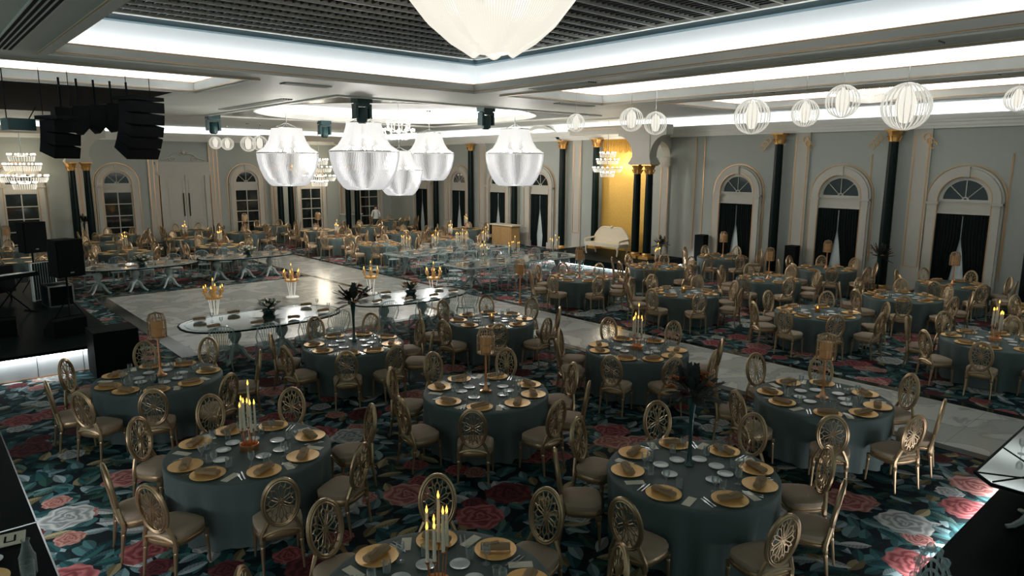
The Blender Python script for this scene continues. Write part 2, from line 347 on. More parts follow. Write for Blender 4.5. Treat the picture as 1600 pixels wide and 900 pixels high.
def window(side, u, style, wi=.72, k=1.0):
    n_win[0] += 1; W_ = structE('window_%d' % n_win[0]); F = wframe(side, u)
    def bl(mb, nm, m, par=W_): return mb.xf(F).build(nm, m, par)
    fr = archband(wi, wi + .24, ZS, .12, -.16, 0); fr.add(archband(wi + .24, wi + .30, ZS, .12, -.10, 0)); fr.box((0, -.12, ZS + wi + .13), (.16, .18, .30))
    for sx in (-1, 1): fr.box((sx * (wi + .13), -.10, ZS - .10), (.34, .22, .07)); fr.box((sx * (wi + .13), -.10, .14), (.34, .22, .28))
    bl(fr, 'frame', M['panelw'])
    gl = MB(); n = 20; rr = wi - .11
    gl.add(archband(wi + .34, wi + .365, ZS, .9, -.03, 0)); gl.add(archband(wi + .005, wi + .025, ZS, .2, -.175, -.16)); bl(gl, 'gold_line', M['gold'])
    lu = MB(); poly = [(rr * math.cos(PI * i / n), ZS + .02 + rr * math.sin(PI * i / n)) for i in range(n + 1)]
    b0 = len(lu.v); lu.v += [Vector((x, -.025, z)) for x, z in poly]; lu.f.append(tuple(range(n + 1))); bl(lu, 'pane', M['nightglass'])
    ba = archband(rr, wi, ZS, ZS, -.07, -.01)
    for a in (PI / 4, PI / 2, 3 * PI / 4): ba.path([(.1 * math.cos(a), -.045, ZS + .1 * math.sin(a)), (rr * math.cos(a), -.045, ZS + rr * math.sin(a))], .016, 4)
    ba.add(archband(.06, .10, ZS, ZS, -.06, -.01, 10))
    ba.bb(-wi, wi, -.08, 0, ZS - .07, ZS + .02); ba.bb(-wi, wi, -.05, 0, ZS - .37, ZS - .07); ba.bb(-wi, wi, -.09, 0, ZS - .42, ZS - .36)
    for z in (ZS - .11, ZS - .31): ba.bb(-wi + .06, wi - .06, -.062, -.05, z - .008, z + .008)
    if style == 'muntin':
        top = ZS - .42; ba.bb(-.022, .022, -.06, -.01, .25, top)
        for sx in (-1, 1): ba.bb(sx * wi - .06 if sx > 0 else -wi, wi if sx > 0 else -wi + .06, -.07, 0, .25, top)
        for i in range(5): z = .28 + (top - .28) * i / 4; ba.bb(-wi, wi, -.055, -.01, z - .022, z + .022)
    bl(ba, 'sash_bar', M['panelw'])
    pn = MB(); pn.quad((-wi, -.02, .12), (wi, -.02, .12), (wi, -.02, ZS - .4), (-wi, -.02, ZS - .4)); bl(pn, 'pane', M['nightglass'])
    return F
RWIN = [6.67, 10.35, 14.2, 25.0, 28.2, 31.6, 35.3]
def curtain_pair(F, where, wi=.70):
    for sx in (-1, 1):
        m = MB(); nz, nx = 14, 26
        for j in range(nz + 1):
            t = j / nz; z = (ZS - .43) * (1 - t) + .03 * t
            open_ = max(0, (t - .33)) / .67; inner = .015 + .24 * open_ ** .8 if t < .75 else .015 + .24 * .82 - (t - .75) * .22
            inner = .01 if t < .30 else inner
            for i in range(nx + 1):
                x = inner + (wi - inner) * i / nx; m.v.append(Vector((sx * x, -.075 + .022 * math.sin(i * 1.9 + sx), z)))
        for j in range(nz):
            for i in range(nx):
                a = j * (nx + 1) + i; q = (a, a + 1, a + nx + 2, a + nx + 1); m.f.append(q if sx > 0 else q[::-1])
        o = m.xf(F).build('curtain', M['curtain'])
        tag(o, 'dark green curtain, %s half, at %s' % ('right' if sx > 0 else 'left', where), 'curtain', 'green curtains at the arched windows')
    m = MB(); nx = 40
    for z in (.03, 1.0, 2.55):
        for i in range(nx + 1): m.v.append(Vector((-.66 + 1.32 * i / nx, -.045 + .008 * math.sin(i * 1.6), z)))
    for j in range(2):
        for i in range(nx): a = j * (nx + 1) + i; m.f.append((a, a + 1, a + nx + 2, a + nx + 1))
    o = m.xf(F).build('sheer_curtain', M['sheer']); tag(o, 'pale sheer curtain in ' + where, 'curtain', 'sheer curtains at the arched windows')
WN = ['the large arched window nearest the right edge', 'the arched window between the two green columns', 'the arched window right of the gold alcove', 'the arched window left of the gold alcove', 'the second arched window left of the gold alcove', 'the third arched window left of the gold alcove', 'the arched window nearest the far corner']
for y, w in zip(RWIN, WN): curtain_pair(window('r', y, 'drape', .70 if y < 20 else .66), w)
BWIN = [4.35, 8.3, 14.7, 18.5, 22.4]
for x in BWIN: window('b', x, 'muntin', .66)
# centre door in the back wall
F = wframe('b', 11.5); D = structE('door_1')
m = MB()
for s in (-1, 1): m.bb(min(s * .98, s * 1.24), max(s * .98, s * 1.24), -.14, 0, 0, 3.42); m.bb(min(s * 1.24, s * 1.32), max(s * 1.24, s * 1.32), -.09, 0, 0, 3.42)
m.bb(-1.36, 1.36, -.14, 0, 3.42, 3.62); m.bb(-1.24, 1.24, -.09, 0, 3.62, 3.98); m.bb(-1.42, 1.42, -.22, 0, 3.98, 4.10)
m.xf(F).build('door_frame', M['panelw'], D)
m = MB()
for s in (-1, 1):
    m.bb(min(s * .01, s * .98), max(s * .01, s * .98), -.06, 0, .02, 3.42)
    for z0, z1 in ((.2, 1.0), (1.15, 3.2)):
        for q in ((.14, .16), (.83, .85)): m.bb(min(s * q[0], s * q[1]), max(s * q[0], s * q[1]), -.075, -.06, z0, z1)
        m.bb(min(s * .14, s * .85), max(s * .14, s * .85), -.075, -.06, z0 - .01, z0 + .01); m.bb(min(s * .14, s * .85), max(s * .14, s * .85), -.075, -.06, z1 - .01, z1 + .01)
m.xf(F).build('door_leaf', M['panelw'], D)
m = MB()
for s in (-.14, .14): m.path([(s, -.13, 1.3), (s, -.13, 2.5)], .022, 8); m.box((s, -.09, 1.4), (.02, .08, .02)); m.box((s, -.09, 2.4), (.02, .08, .02))
m.xf(F).build('door_handle', M['blkgloss'], D)
m = MB()      # carved pediment scrolls over the door
for s in (-1, 1):
    m.path([(s * (.12 + .95 * t), -.05, 4.22 + .16 * math.sin(t * 5) * (1 - t) + .26 * (1 - t)) for t in [i / 14 for i in range(15)]], .035, 5)
    m.path([(s * (.55 + .16 * math.cos(a)), -.05, 4.26 + .10 * math.sin(a)) for a in [i * .5 for i in range(14)]], .028, 5, True)
m.ball((0, -.05, 4.62), .12); m.path([(-.35, -.05, 4.5), (0, -.05, 4.72), (.35, -.05, 4.5)], .03, 5)
m.xf(F).build('pediment_scroll', M['panelw'], D)

# cornice with its cove ledge, picture rails, baseboards
def along(side, a0, a1, y0, y1, z0, z1):     # box hugging a wall, y measured into the room
    if side == 'r': return (XR - y1, XR - y0, a0, a1, z0, z1)
    return (a0, a1, YB - y1, YB - y0, z0, z1)
for s, a0, a1 in (('r', Y0, YB), ('b', X0, XR)):
    m = MB()
    for y0, y1, z0, z1 in ((0, .10, 5.16, 5.24), (0, .16, 5.24, 5.34), (0, .24, 5.34, 5.42), (0, .30, 5.42, 5.47), (.26, .32, 5.47, 5.56)): m.bb(*along(s, a0, a1, y0, y1, z0, z1))
    trim(m, M['lip'])
    m = MB(); m.bb(*along(s, a0, a1, 0, .012, 5.56, ZC)); trim(m, M['white'])
    m = MB(); m.bb(*along(s, a0, a1, 0, .03, .0, .16)); m.bb(*along(s, a0, a1, 0, .02, .16, .20)); struct(m.build('baseboard_' + ('right' if s == 'r' else 'back'), M['panelw']))
def panel_lines(s, u0, u1, z0, z1, t=.014):
    m = MB()
    for a, b_ in ((u0, u0 + t * 2), (u1 - t * 2, u1)): m.bb(*along(s, a, b_, 0, .02, z0, z1))
    for z in (z0, z1): m.bb(*along(s, u0, u1, 0, .02, z - t, z + t))
    return m
g = MB(); gp = MB()
RCOL = [8.74, 12.55, 4.85, 30.3, 26.7, 23.3, 33.6]
for y in RCOL:
    gp.bb(*along('r', y - 1.02, y - .48, 0, .07, 0, 5.16))                       # pilaster to the right of each column
    g.bb(*along('r', y - .97, y - .94, .07, .085, .9, 5.0)); g.bb(*along('r', y - .56, y - .53, .07, .085, .9, 5.0)); g.bb(*along('r', y - .97, y - .53, .07, .085, .88, .90))
for y in (15.75, 16.15): g.bb(*along('r', y - .015, y + .015, 0, .02, .7, 5.1))
for y in (7.95, 11.7, 9.45, 5.6): g.add(panel_lines('r', y - .02, y + .02, .7, 4.4, .006))
BPIL = [2.0, 6.75, 10.0, 13.0, 16.3, 20.7]
for x in BPIL:
    gp.bb(*along('b', x - .26, x + .26, 0, .09, 0, 5.16))
    for q in (-.2, 0, .2): g.bb(*along('b', x + q - .012, x + q + .012, .09, .105, .7, 5.0))
trim(gp, M['panelw']); trim(g, M['gold'])
m = MB()      # gilded scroll ornament beside the column capitals
for y in (8.74, 12.55):
    for s in (-1, 1):
        c = y + (-.78 if s < 0 else .42)
        for k in range(3): m.path([(XR - .09, c + s * (.10 + .10 * k + .10 * math.cos(a)), 4.92 - .13 * k + .10 * math.sin(a)) for a in [i * .55 for i in range(10)]], .016, 4)
trim(m, M['capital'])

# ------------------------------------------------------------------ columns
def column(x, y, h, r, label, grp, z0=0.0):
    t = thing('marble_column', label, 'column', (x, y, z0), 0, grp)
    MB().lathe([(r * 1.45, 0), (r * 1.45, .10), (r * 1.25, .13), (r * 1.3, .18), (r * 1.08, .24)], 20).box((0, 0, .05), (r * 3.1, r * 3.1, .10)).build('base', M['capital'], t)
    MB().lathe([(r * 1.05, .24), (r * 1.04, h * .4), (r * .9, h - .36)], 20).build('shaft', M['green'], t)
    c = MB().lathe([(r * .92, h - .38), (r * 1.0, h - .34), (r * .95, h - .30), (r * 1.15, h - .16), (r * 1.5, h - .05)], 20, mod=lambda a, z: 1 + .07 * math.cos(8 * a)); c.box((0, 0, h - .025), (r * 3.0, r * 3.0, .05))
    for k in range(8):
        a = k * PI / 4; c.path([(r * 1.0 * math.cos(a), r * 1.0 * math.sin(a), h - .34), (r * 1.35 * math.cos(a), r * 1.35 * math.sin(a), h - .20), (r * 1.45 * math.cos(a), r * 1.45 * math.sin(a), h - .24)], .02, 4)
    c.build('capital', M['capital'], t)
    return t
CL = {8.74: 'tall dark green column left of the large right-hand window', 12.55: 'tall dark green column right of the first curtained window', 4.85: 'tall dark green column at the right edge', 30.3: 'tall green column standing right of a far arched window', 26.7: 'slim green column behind the hanging chandelier on the right', 23.3: 'slim green column left of the alcove arch', 33.6: 'slim green column by the far corner window'}
for y in RCOL: column(XR - .26, y, 5.16, .155, CL[y], 'single green columns along the window wall')

# ------------------------------------------------------------------ portals: paired columns carrying an arched block
def portal(side, u, names, depth=1.35, half=1.95, gold=False, sides=(-1, 1)):
    # local frame: x along the wall, -y into the room
    F = wframe(side, u); S = structE('trim_portal')
    Zi = 4.06
    m = MB()
    for s in sides:
        c = s * (half + .33)
        m.box((c, -depth + .05, Zi + .05), (1.10, .62, .10)); m.box((c, -depth + .05, Zi + .14), (1.02, .56, .08))
        m.box((c, -depth + .05, Zi + .22), (.94, .52, .10))
        m.box((c, -depth + .05, 4.9), (.86, .46, 1.36))
        # flared top that spreads into the arches
        for sx in (-1, 1):
            pts = [(c + sx * .43, Zi + .27)] + [(c + sx * (.43 + .75 * (1 - math.cos(a))), Zi + .27 + .86 * math.sin(a)) for a in [PI / 2 * i / 8 for i in range(9)]] + [(c + sx * 1.18, 5.58), (c + sx * .43, 5.58)]
            if sx < 0: pts = pts[::-1]
            b = len(m.v); n = len(pts)
            for y in (-depth - .16, -depth + .26): m.v += [Vector((x, y, z)) for x, z in pts]
            m.f += [tuple(b + i for i in range(n)), tuple(b + n + i for i in reversed(range(n)))] + [(b + i, b + n + i, b + n + (i + 1) % n, b + (i + 1) % n) for i in range(n)]
        # side arch back to the wall
        n = 12; L = depth - .3
        for xx0, xx1 in ((c - .18, c + .18),):
            pts = [(-depth + .28, 5.58), (-depth + .28, Zi + .3)] + [(-depth + .28 + L * (1 - math.cos(PI * i / n)) / 2, Zi + .3 + .62 * math.sin(PI * i / n)) for i in range(1, n)] + [(0, Zi + .3), (0, 5.58)]
            b = len(m.v); k = len(pts)
            for x in (xx0, xx1): m.v += [Vector((x, y, z)) for y, z in pts]
            m.f += [tuple(b + i for i in reversed(range(k))), tuple(b + k + i for i in range(k))] + [(b + i, b + (i + 1) % k, b + k + (i + 1) % k, b + k + i) for i in range(k)]
        m.box((c, -.06, Zi + .12), (.52, .14, .36)); m.box((c, -.05, 2.1), (.40, .10, 4.1))
    m.bb(-half - .8, half + .8, -depth - .20, -depth + .30, 5.30, 5.62); m.bb(-half - .86, half + .86, -depth - .28, -depth + .3, 5.46, 5.56)
    m.xf(F).build('arched_entablature', M['panelw'], S)
    g = MB()
    for s in sides:
        c = s * (half + .33)
        for q in (-.17, .17): g.bb(c + q - .012, c + q + .012, -.115, -.1, .5, 4.0)
    g.bb(-half - .86, half + .86, -depth - .29, -depth - .28, 5.50, 5.52)
    g.xf(F).build('gold_line', M['gold'], S)
    for s in sides:
        for q in (-.30, .30):
            p = F @ Vector((s * (half + .33) + q, -depth + .05, 0)); z0 = .3 if gold else 0
            column(p.x, p.y, Zi - z0, .155, names[(s, 1 if q > 0 else -1)], 'paired green columns', z0)
    return F
PN = lambda a: {(-1, -1): 'outer green column of the left pair ' + a, (-1, 1): 'inner green column of the left pair ' + a, (1, -1): 'inner green column of the right pair ' + a, (1, 1): 'outer green column of the right pair ' + a}
Fg = portal('r', 19.25, PN('at the gold alcove'), 1.55, 1.37, True, (1,))
column(XR - .30, 21.15, 4.9, .155, 'single green column at the left edge of the gold alcove', 'paired green columns', .3)
m = archband(1.62, 1.78, 4.15, .1, -.16, 0).xf(wframe('r', 25.0)); trim(m, M['panelw'])
portal('b', 4.35, PN('by the far left chandelier window'), 1.3, 1.85)
portal('b', 18.5, PN('beside the warm wall chandelier on the back wall'), 1.3, 1.75)
g = MB(); g.bb(XR - .03, XR, 18.42, 21.0, .3, 5.16); trim(g, M['goldwall'], name='wall_alcove')

# alcove platform with lit edge
P = thing('alcove_platform', 'low dark carpeted platform with lit edges in front of the gold alcove', 'platform', (21.4, 19.4, 0))
MB().bb(-.9, 2.58, -2.9, 2.6, .05, .30).build('deck', M['blkgloss'], P)
MB().bb(-.80, 2.58, -2.8, 2.5, 0, .05).build('plinth', M['led'], P)
area('platform_strip_light', (20.45, 19.3, .06), (5.0, .05), (-1, 0, -.35), 45, COOL, PI / 2); area('platform_strip_light', (22.3, 16.44, .06), (3.0, .05), (0, -1, -.35), 40, COOL, 0)

# ------------------------------------------------------------------ ceiling
ce = MB()
xs = sorted({X0, XR, CIRC[0] - 5.4, CIRC[0] + 5.4, *[v for c in COFFERS for v in c[:2]]}); ys = sorted({Y0, YB, CIRC[1] - 5.4, CIRC[1] + 5.4, 20.5, 30.0, *[v for c in COFFERS for v in c[2:4]]})
def hole(x, y):
    if any(c[0] < x < c[1] and c[2] < y < c[3] for c in COFFERS): return True
    if abs(x - CIRC[0]) < 5.4 and abs(y - CIRC[1]) < 5.4: return True
    return False
for i in range(len(xs) - 1):
    for j in range(len(ys) - 1):
        if not hole((xs[i] + xs[i + 1]) / 2, (ys[j] + ys[j + 1]) / 2): ce.quad((xs[i], ys[j], ZC), (xs[i], ys[j + 1], ZC), (xs[i + 1], ys[j + 1], ZC), (xs[i + 1], ys[j], ZC))
CE = struct(ce.build('ceiling', M['soffit']))
struct(MB().bb(X0, XR + .2, Y0, YB + .2, ZT, ZT + .1).build('ceiling_slab', M['black']))
def child(mb, nm, m): o = mb.build(nm, m, CE); return o
for ci, (x0, x1, y0, y1, lh, k) in enumerate(COFFERS):
    central = ci == 0; T = .36; zt = 6.62 if central else 6.55
    m = MB(); g = MB()
    for a in (.0,):
        m.bb(x0 - .07, x0, y0 - .07, y1 + .07, ZC - .012, ZC + lh); m.bb(x1, x1 + .07, y0 - .07, y1 + .07, ZC - .012, ZC + lh); m.bb(x0, x1, y0 - .07, y0, ZC - .012, ZC + lh); m.bb(x0, x1, y1, y1 + .07, ZC - .012, ZC + lh)
        q = .20          # raised margin on the soffit round the opening
        m.bb(x0 - q, x0 - .07, y0 - q, y1 + q, ZC - .045, ZC - .001); m.bb(x1 + .07, x1 + q, y0 - q, y1 + q, ZC - .045, ZC - .001); m.bb(x0 - .07, x1 + .07, y0 - q, y0 - .07, ZC - .045, ZC - .001); m.bb(x0 - .07, x1 + .07, y1 + .07, y1 + q, ZC - .045, ZC - .001)
    child(m, 'coffer_lip', M['lip'])
    for z in (ZC + .01, ZC + lh - .02):
        g.bb(x0, x0 + .012, y0, y1, z - .008, z + .008); g.bb(x1 - .012, x1, y0, y1, z - .008, z + .008); g.bb(x0, x1, y0, y0 + .012, z - .008, z + .008); g.bb(x0, x1, y1 - .012, y1, z - .008, z + .008)
    q = .20; z = ZC - .03
    g.bb(x0 - q - .01, x0 - q, y0 - q, y1 + q, z - .008, z + .008); g.bb(x1 + q, x1 + q + .01, y0 - q, y1 + q, z - .008, z + .008); g.bb(x0 - q, x1 + q, y0 - q - .01, y0 - q, z - .008, z + .008); g.bb(x0 - q, x1 + q, y1 + q, y1 + q + .01, z - .008, z + .008)
    child(g, 'gold_line', M['gold'])
    w = MB(); a, b_, c, d = x0 - T, x1 + T, y0 - T, y1 + T
    w.quad((a, c, ZC), (b_, c, ZC), (b_, c, zt), (a, c, zt)); w.quad((b_, c, ZC), (b_, d, ZC), (b_, d, zt), (b_, c, zt)); w.quad((b_, d, ZC), (a, d, ZC), (a, d, zt), (b_, d, zt)); w.quad((a, d, ZC), (a, c, ZC), (a, c, zt), (a, d, zt))
    if not central: w.quad((a, c, zt), (b_, c, zt), (b_, d, zt), (a, d, zt))
    child(w, 'cove_panel', M['white'])
    if central:
        B = MB(); i = .20
        for (p0, p1, q0, q1) in ((a, b_, c, c + i), (a, b_, d - i, d), (a, a + i, c + i, d - i), (b_ - i, b_, c + i, d - i)): B.bb(p0, p1, q0, q1, zt, zt + .17)
        child(B, 'blue_band', M['blue'])
        B = MB()
        for (p0, p1, q0, q1) in ((a + i, b_ - i, c + i, c + i + .10), (a + i, b_ - i, d - i - .10, d - i), (a + i, a + i + .10, c + i, d - i), (b_ - i - .10, b_ - i, c + i, d - i)): B.bb(p0, p1, q0, q1, zt + .10, zt + .24)
        child(B, 'lattice_border', M['lip'])
        lat = MB(); z0, z1 = zt + .12, zt + .24; y = c + i + .3
        car = MB()
        while y < d - i: car.bb(a + i, b_ - i, y - .020, y + .020, z0 - .01, z1); y += .45
        child(car, 'carrier_bar', M['lattice2'])
        x = a + i + .12
        while x < b_ - i: lat.bb(x - .012, x + .012, c + i, d - i, z0 + .03, z1); x += .15
        child(lat, 'open_cell_lattice', M['lattice'])
        child(MB().bb(a, b_, c, d, 7.15, 7.2), 'plenum', M['black'])
# glossy dark square with the round coffer
m = MB(); n = 64; cx, cy, r = CIRC; h = 5.4
def sq(a):
    c, s = math.cos(a), math.sin(a); k = h / max(abs(c), abs(s)); return (cx + c * k, cy + s * k)
for i in range(n):
    a0, a1 = 2 * PI * i / n, 2 * PI * (i + 1) / n; p, q = sq(a0), sq(a1)
    m.quad((p[0], p[1], ZC), (cx + r * math.cos(a0), cy + r * math.sin(a0), ZC), (cx + r * math.cos(a1), cy + r * math.sin(a1), ZC), (q[0], q[1], ZC))
child(m, 'glossy_panel', M['glossdark'])
child(MB().lathe([(r, ZC - .012), (r, ZC + .2), (r + .07, ZC + .2), (r + .07, ZC - .012), (r, ZC - .012)], n, (cx, cy, 0), False), 'round_lip', M['lip'])
w = MB().lathe([(r + T, ZC), (r + T, 6.45)], n, (cx, cy, 0), False); b = len(w.v); w.v += [Vector((cx + (r + T) * math.cos(2 * PI * i / n), cy + (r + T) * math.sin(2 * PI * i / n), 6.45)) for i in range(n)]; w.f.append(tuple(b + i for i in range(n)))
child(w, 'round_cove_panel', M['white'])
child(MB().bb(X0, 5.9, 20.5, 31.0, ZC - .02, ZC - .005), 'stained_panel', M['woodceil'])
m = MB()        # flush margin round the glossy square
for x0, x1, y0, y1 in ((cx - h - .12, cx + h + .12, cy - h - .12, cy - h), (cx - h - .12, cx + h + .12, cy + h, cy + h + .12), (cx - h - .12, cx - h, cy - h, cy + h), (cx + h, cx + h + .12, cy - h, cy + h)): m.bb(x0, x1, y0, y1, ZC - .05, ZC + .01)
child(m, 'panel_margin', M['lip'])
m = MB()        # slot diffusers in the soffit: long linear grilles
SL = [(1.62, 9.6, 1.62, 14.9), (12.35, 4.0, 12.35, 9.2), (12.35, 11.2, 12.35, 13.2), (17.4, 4.5, 17.4, 8.2), (17.4, 9.5, 17.4, 12.4), (7.2, 16.4, 8.4, 16.4), (9.0, 20.2, 9.0, 25.6), (15.6, 15.6, 17.2, 15.6)]
for i, (x0, y0, x1, y1) in enumerate(SL):
    o = thing('air_slot_diffuser', ['long black air slot over the upper left corner', 'long dark air slot above the crystal globes', 'short dark air slot left of the crystal globes', 'dark air slot between the two right coffers', 'dark air slot at the far end between the right coffers', 'short dark air grille above the largest hanging chandelier', 'long air slot left of the round coffer', 'short air grille right of the round coffer'][i], 'air grille', ((x0 + x1) / 2, (y0 + y1) / 2, ZC))
    lx, ly = x1 - x0, y1 - y0; alongx = lx > ly; wd = .30; L_ = max(lx, ly)
    fr = MB(); sl = MB()
    for q in range(4):
        p = -wd / 2 + wd * (q + .5) / 4
        (sl.box((0, p, -.012), (L_, .045, .02)) if alongx else sl.box((p, 0, -.012), (.045, L_, .02)))
    for q in range(5):
        p = -wd / 2 + wd * q / 4
        (fr.box((0, p, -.016), (L_, .016, .03)) if alongx else fr.box((p, 0, -.016), (.016, L_, .03)))
    sl.build('slot', M['black'], o); fr.build('grille_bar', M['lip'], o)

# ------------------------------------------------------------------ gilded banquet chair
def chair_parts():
    out = []
    def superrect(w0, w1, y0, y1, n=20, p=4.0):
        pts = []
        for i in range(n):
            a = 2 * PI * i / n; c, s = math.cos(a), math.sin(a); k = (abs(c) ** p + abs(s) ** p) ** (-1 / p)
            x, y = c * k, s * k; w = w0 + (w1 - w0) * (y + 1) / 2; pts.append((x * w, y0 + (y1 - y0) * (y + 1) / 2))
        return pts
    def stack(levels):
        m = MB(); n = len(levels[0][0])
        for P, z in levels: m.v += [Vector((x, y, z)) for x, y in P]
        for j in range(len(levels) - 1):
            for i in range(n): k = (i + 1) % n; m.f.append((j * n + i, j * n + k, (j + 1) * n + k, (j + 1) * n + i))
        m.f.append(tuple(reversed(range(n)))); m.f.append(tuple((len(levels) - 1) * n + i for i in range(n))); return m
    def sc_(P, k): return [(x * k, y * k) for x, y in P]
    base = superrect(.215, .248, -.215, .215)
    out.append(('seat_frame', stack([(sc_(base, .95), .345), (base, .36), (base, .385), (sc_(base, .97), .39), (base, .40), (sc_(base, .98), .42)]), 'chair'))
    out.append(('seat', stack([(sc_(base, .97), .415), (sc_(base, 1.0), .435), (sc_(base, .99), .468), (sc_(base, .90), .488), (sc_(base, .6), .497), (sc_(base, .2), .50)]), 'cushion'))
    tilt = Matrix.Translation((0, -.215, .52)) @ Matrix.Rotation(math.radians(9), 4, 'X') ; a_, b_ = .172, .262; zc = .232
    ring = MB()
    for rr, ax, bz, y in ((.019, a_, b_, 0), (.011, a_ - .02, b_ - .021, .012), (.011, a_ - .02, b_ - .021, -.012)):
        ring.path([(ax * math.cos(2 * PI * i / 32), y, zc + bz * math.sin(2 * PI * i / 32)) for i in range(32)], rr, 6, True)
    for s in (-1, 1): ring.path([(s * .19, -.005, -.19), (s * .19, 0, -.12), (s * .165, 0, -.05), (s * .125, 0, .035)], [.026, .022, .020, .024], 6)
    ring.path([(-.19, 0, -.115), (-.08, 0, -.085), (0, 0, -.075), (.08, 0, -.085), (.19, 0, -.115)], .019, 6)
    out.append(('back_frame', ring.xf(tilt), 'chair'))
    lat = MB(); A, B = a_ - .02, b_ - .02; E = lambda k, t, y=0: (k * A * math.cos(t), y, zc + k * B * math.sin(t))
    n = 8
    for i in range(n):
        t = 2 * PI * i / n + PI / 2; d = PI / n
        for sg in (-1, 1):
            lat.path([E(.13, t), E(.36, t + sg * d * .50), E(.58, t + sg * d * .66), E(.72, t + sg * d * .36), E(.78, t)], .0064, 4)
            lat.path([E(.62, t + sg * d * .60), E(.76, t + sg * d * .95), E(1.0, t + sg * d)], .0064, 4)
        lat.path([E(.78, t), E(1.0, t)], .0066, 4)
    lat.path([E(.14, 2 * PI * i / 12) for i in range(12)], .009, 4, True); lat.lathe([(.02, -.008), (.02, .008)], 8)
    k0 = len(lat.v) - 16
    lat.xf(Matrix.Translation((0, 0, zc)) @ Matrix.Rotation(PI / 2, 4, 'X'), k0)
    out.append(('back_lattice', lat.xf(tilt), 'chair'))
    def leg(x, y, splay):
        p = [(.012, 0), (.014, .02), (.012, .04), (.016, .14), (.021, .27), (.024, .285), (.018, .30), (.026, .31), (.028, .36)]
        m = MB().lathe(p, 8)
        for v in m.v: k = 1 - v.z / .36; v.x += splay[0] * k; v.y += splay[1] * k
        return m.xf(Matrix.Translation((x, y, 0)))
    for x, y, s in ((-.205, .18, (-.01, .015)), (.205, .18, (.01, .015)), (-.185, -.19, (-.01, -.05)), (.185, -.19, (.01, -.05))): out.append(('leg', leg(x, y, s), 'chair'))
    return out
CP = [(n, mb, mb.mesh('chair_' + n, M[m])) + (m,) for n, mb, m in chair_parts()]
_gold = MB()
for n, mb, me, m in CP:
    if m == 'chair': _gold.add(mb)
ME_CHAIR_FAR = _gold.mesh('chair_gold', M['chair'])
ME_CHAIR_FAR.materials.append(M['cushion'])
_b = MB(); _b.add(_gold); _i0 = len(_b.f)
for n, mb, me, m in CP:
    if m == 'cushion': _b.add(mb)
ME_CHAIR_FAR = _b.mesh('chair_small', M['chair']); ME_CHAIR_FAR.materials.append(M['cushion'])
for i, p in enumerate(ME_CHAIR_FAR.polygons):
    if all(.41 < ME_CHAIR_FAR.vertices[v].co.z < .51 and ME_CHAIR_FAR.vertices[v].co.y > -.22 and abs(ME_CHAIR_FAR.vertices[v].co.x) < .26 for v in p.vertices) and p.index >= _i0: p.material_index = 1
def chair(x, y, rz, label, near, group):
    if near:
        t = thing('banquet_chair', label, 'chair', (x, y, 0), rz, group)
        for n, mb, me, m in CP: inst(n, me, t)
        return t
    o = inst('banquet_chair', ME_CHAIR_FAR, None, (x, y, 0), rz); return tag(o, label, 'chair', group)

# ------------------------------------------------------------------ round table with a floor-length cloth
RT = .90
def cloth_mesh(seed):
    q = random.Random(seed); ph = [q.random() * 6.28 for _ in range(3)]; n = 96
    prof = [(.0001, .752), (.5, .752), (.86, .752), (.89, .750), (.902, .742), (.908, .725), (.908, .66), (.909, .5), (.910, .3), (.911, .12), (.912, .012)]
    def mod(a, z):
        k = max(0, (.73 - z) / .73); return 1 + k ** .8 * (-.058 + .042 * math.sin(15 * a + ph[0]) + .034 * math.sin(22 * a + ph[1]) + .006 * math.sin(7 * a + ph[2]))
    return MB().lathe(prof, n, cap=False, mod=mod).mesh('tablecloth', M['cloth'], 1.2)
ME_CLOTH = [cloth_mesh(i) for i in range(3)]
ME_TOP = MB().lathe([(.88, .715), (.885, .725), (.885, .74), (.88, .748)], 48).mesh('tabletop', M['honey'])
ME_TLEG = MB().lathe([(.28, 0), (.28, .03), (.06, .07), (.05, .60), (.10, .70), (.12, .715)], 20).mesh('table_pedestal', M['blk'])
ME_CHARGER = MB().lathe([(.10, .0), (.11, .006), (.125, .008), (.172, .016), (.179, .018), (.179, .021), (.170, .020), (.122, .012), (.10, .010)], 32).mesh('charger_plate', M['charger'])
def napkin_mesh():
    m = MB(); n = 12
    prof = [(.042, -.125), (.048, -.118), (.051, -.06), (.047, 0), (.052, .06), (.049, .118), (.042, .126)]
    for r, x in prof:
        for i in range(n):
            a = 2 * PI * i / n; m.v.append(Vector((x, r * 1.0 * math.cos(a),   .016 + r * .56 * (1 + math.sin(a)))))
    for j in range(len(prof) - 1):
        for i in range(n): k = (i + 1) % n; m.f.append((j * n + i, j * n + k, (j + 1) * n + k, (j + 1) * n + i))
    m.f.append(tuple(reversed(range(n)))); m.f.append(tuple((len(prof) - 1) * n + i for i in range(n)))
    m.box((.03, 0, .074), (.12, .035, .006), .3); return m.mesh('napkin', M['napkin'])
ME_NAPKIN = napkin_mesh()
ME_SAUCER = MB().lathe([(.045, 0), (.05, .003), (.080, .010), (.084, .012), (.084, .014), (.055, .007), (.04, .006)], 24).mesh('side_plate', M['porc'])
ME_TUMBLER = MB().lathe([(.026, 0), (.030, .004), (.036, .105), (.0375, .106), (.0355, .104), (.029, .010), (.001, .009)], 14, cap=False).mesh('glass_tumbler', M['glass'])
ME_GOBLET = MB().lathe([(.034, 0), (.034, .004), (.006, .010), (.005, .075), (.022, .095), (.036, .125), (.034, .175), (.032, .175), (.033, .127), (.012, .098), (.001, .096)], 14, cap=False).mesh('wine_glass', M['glass'])
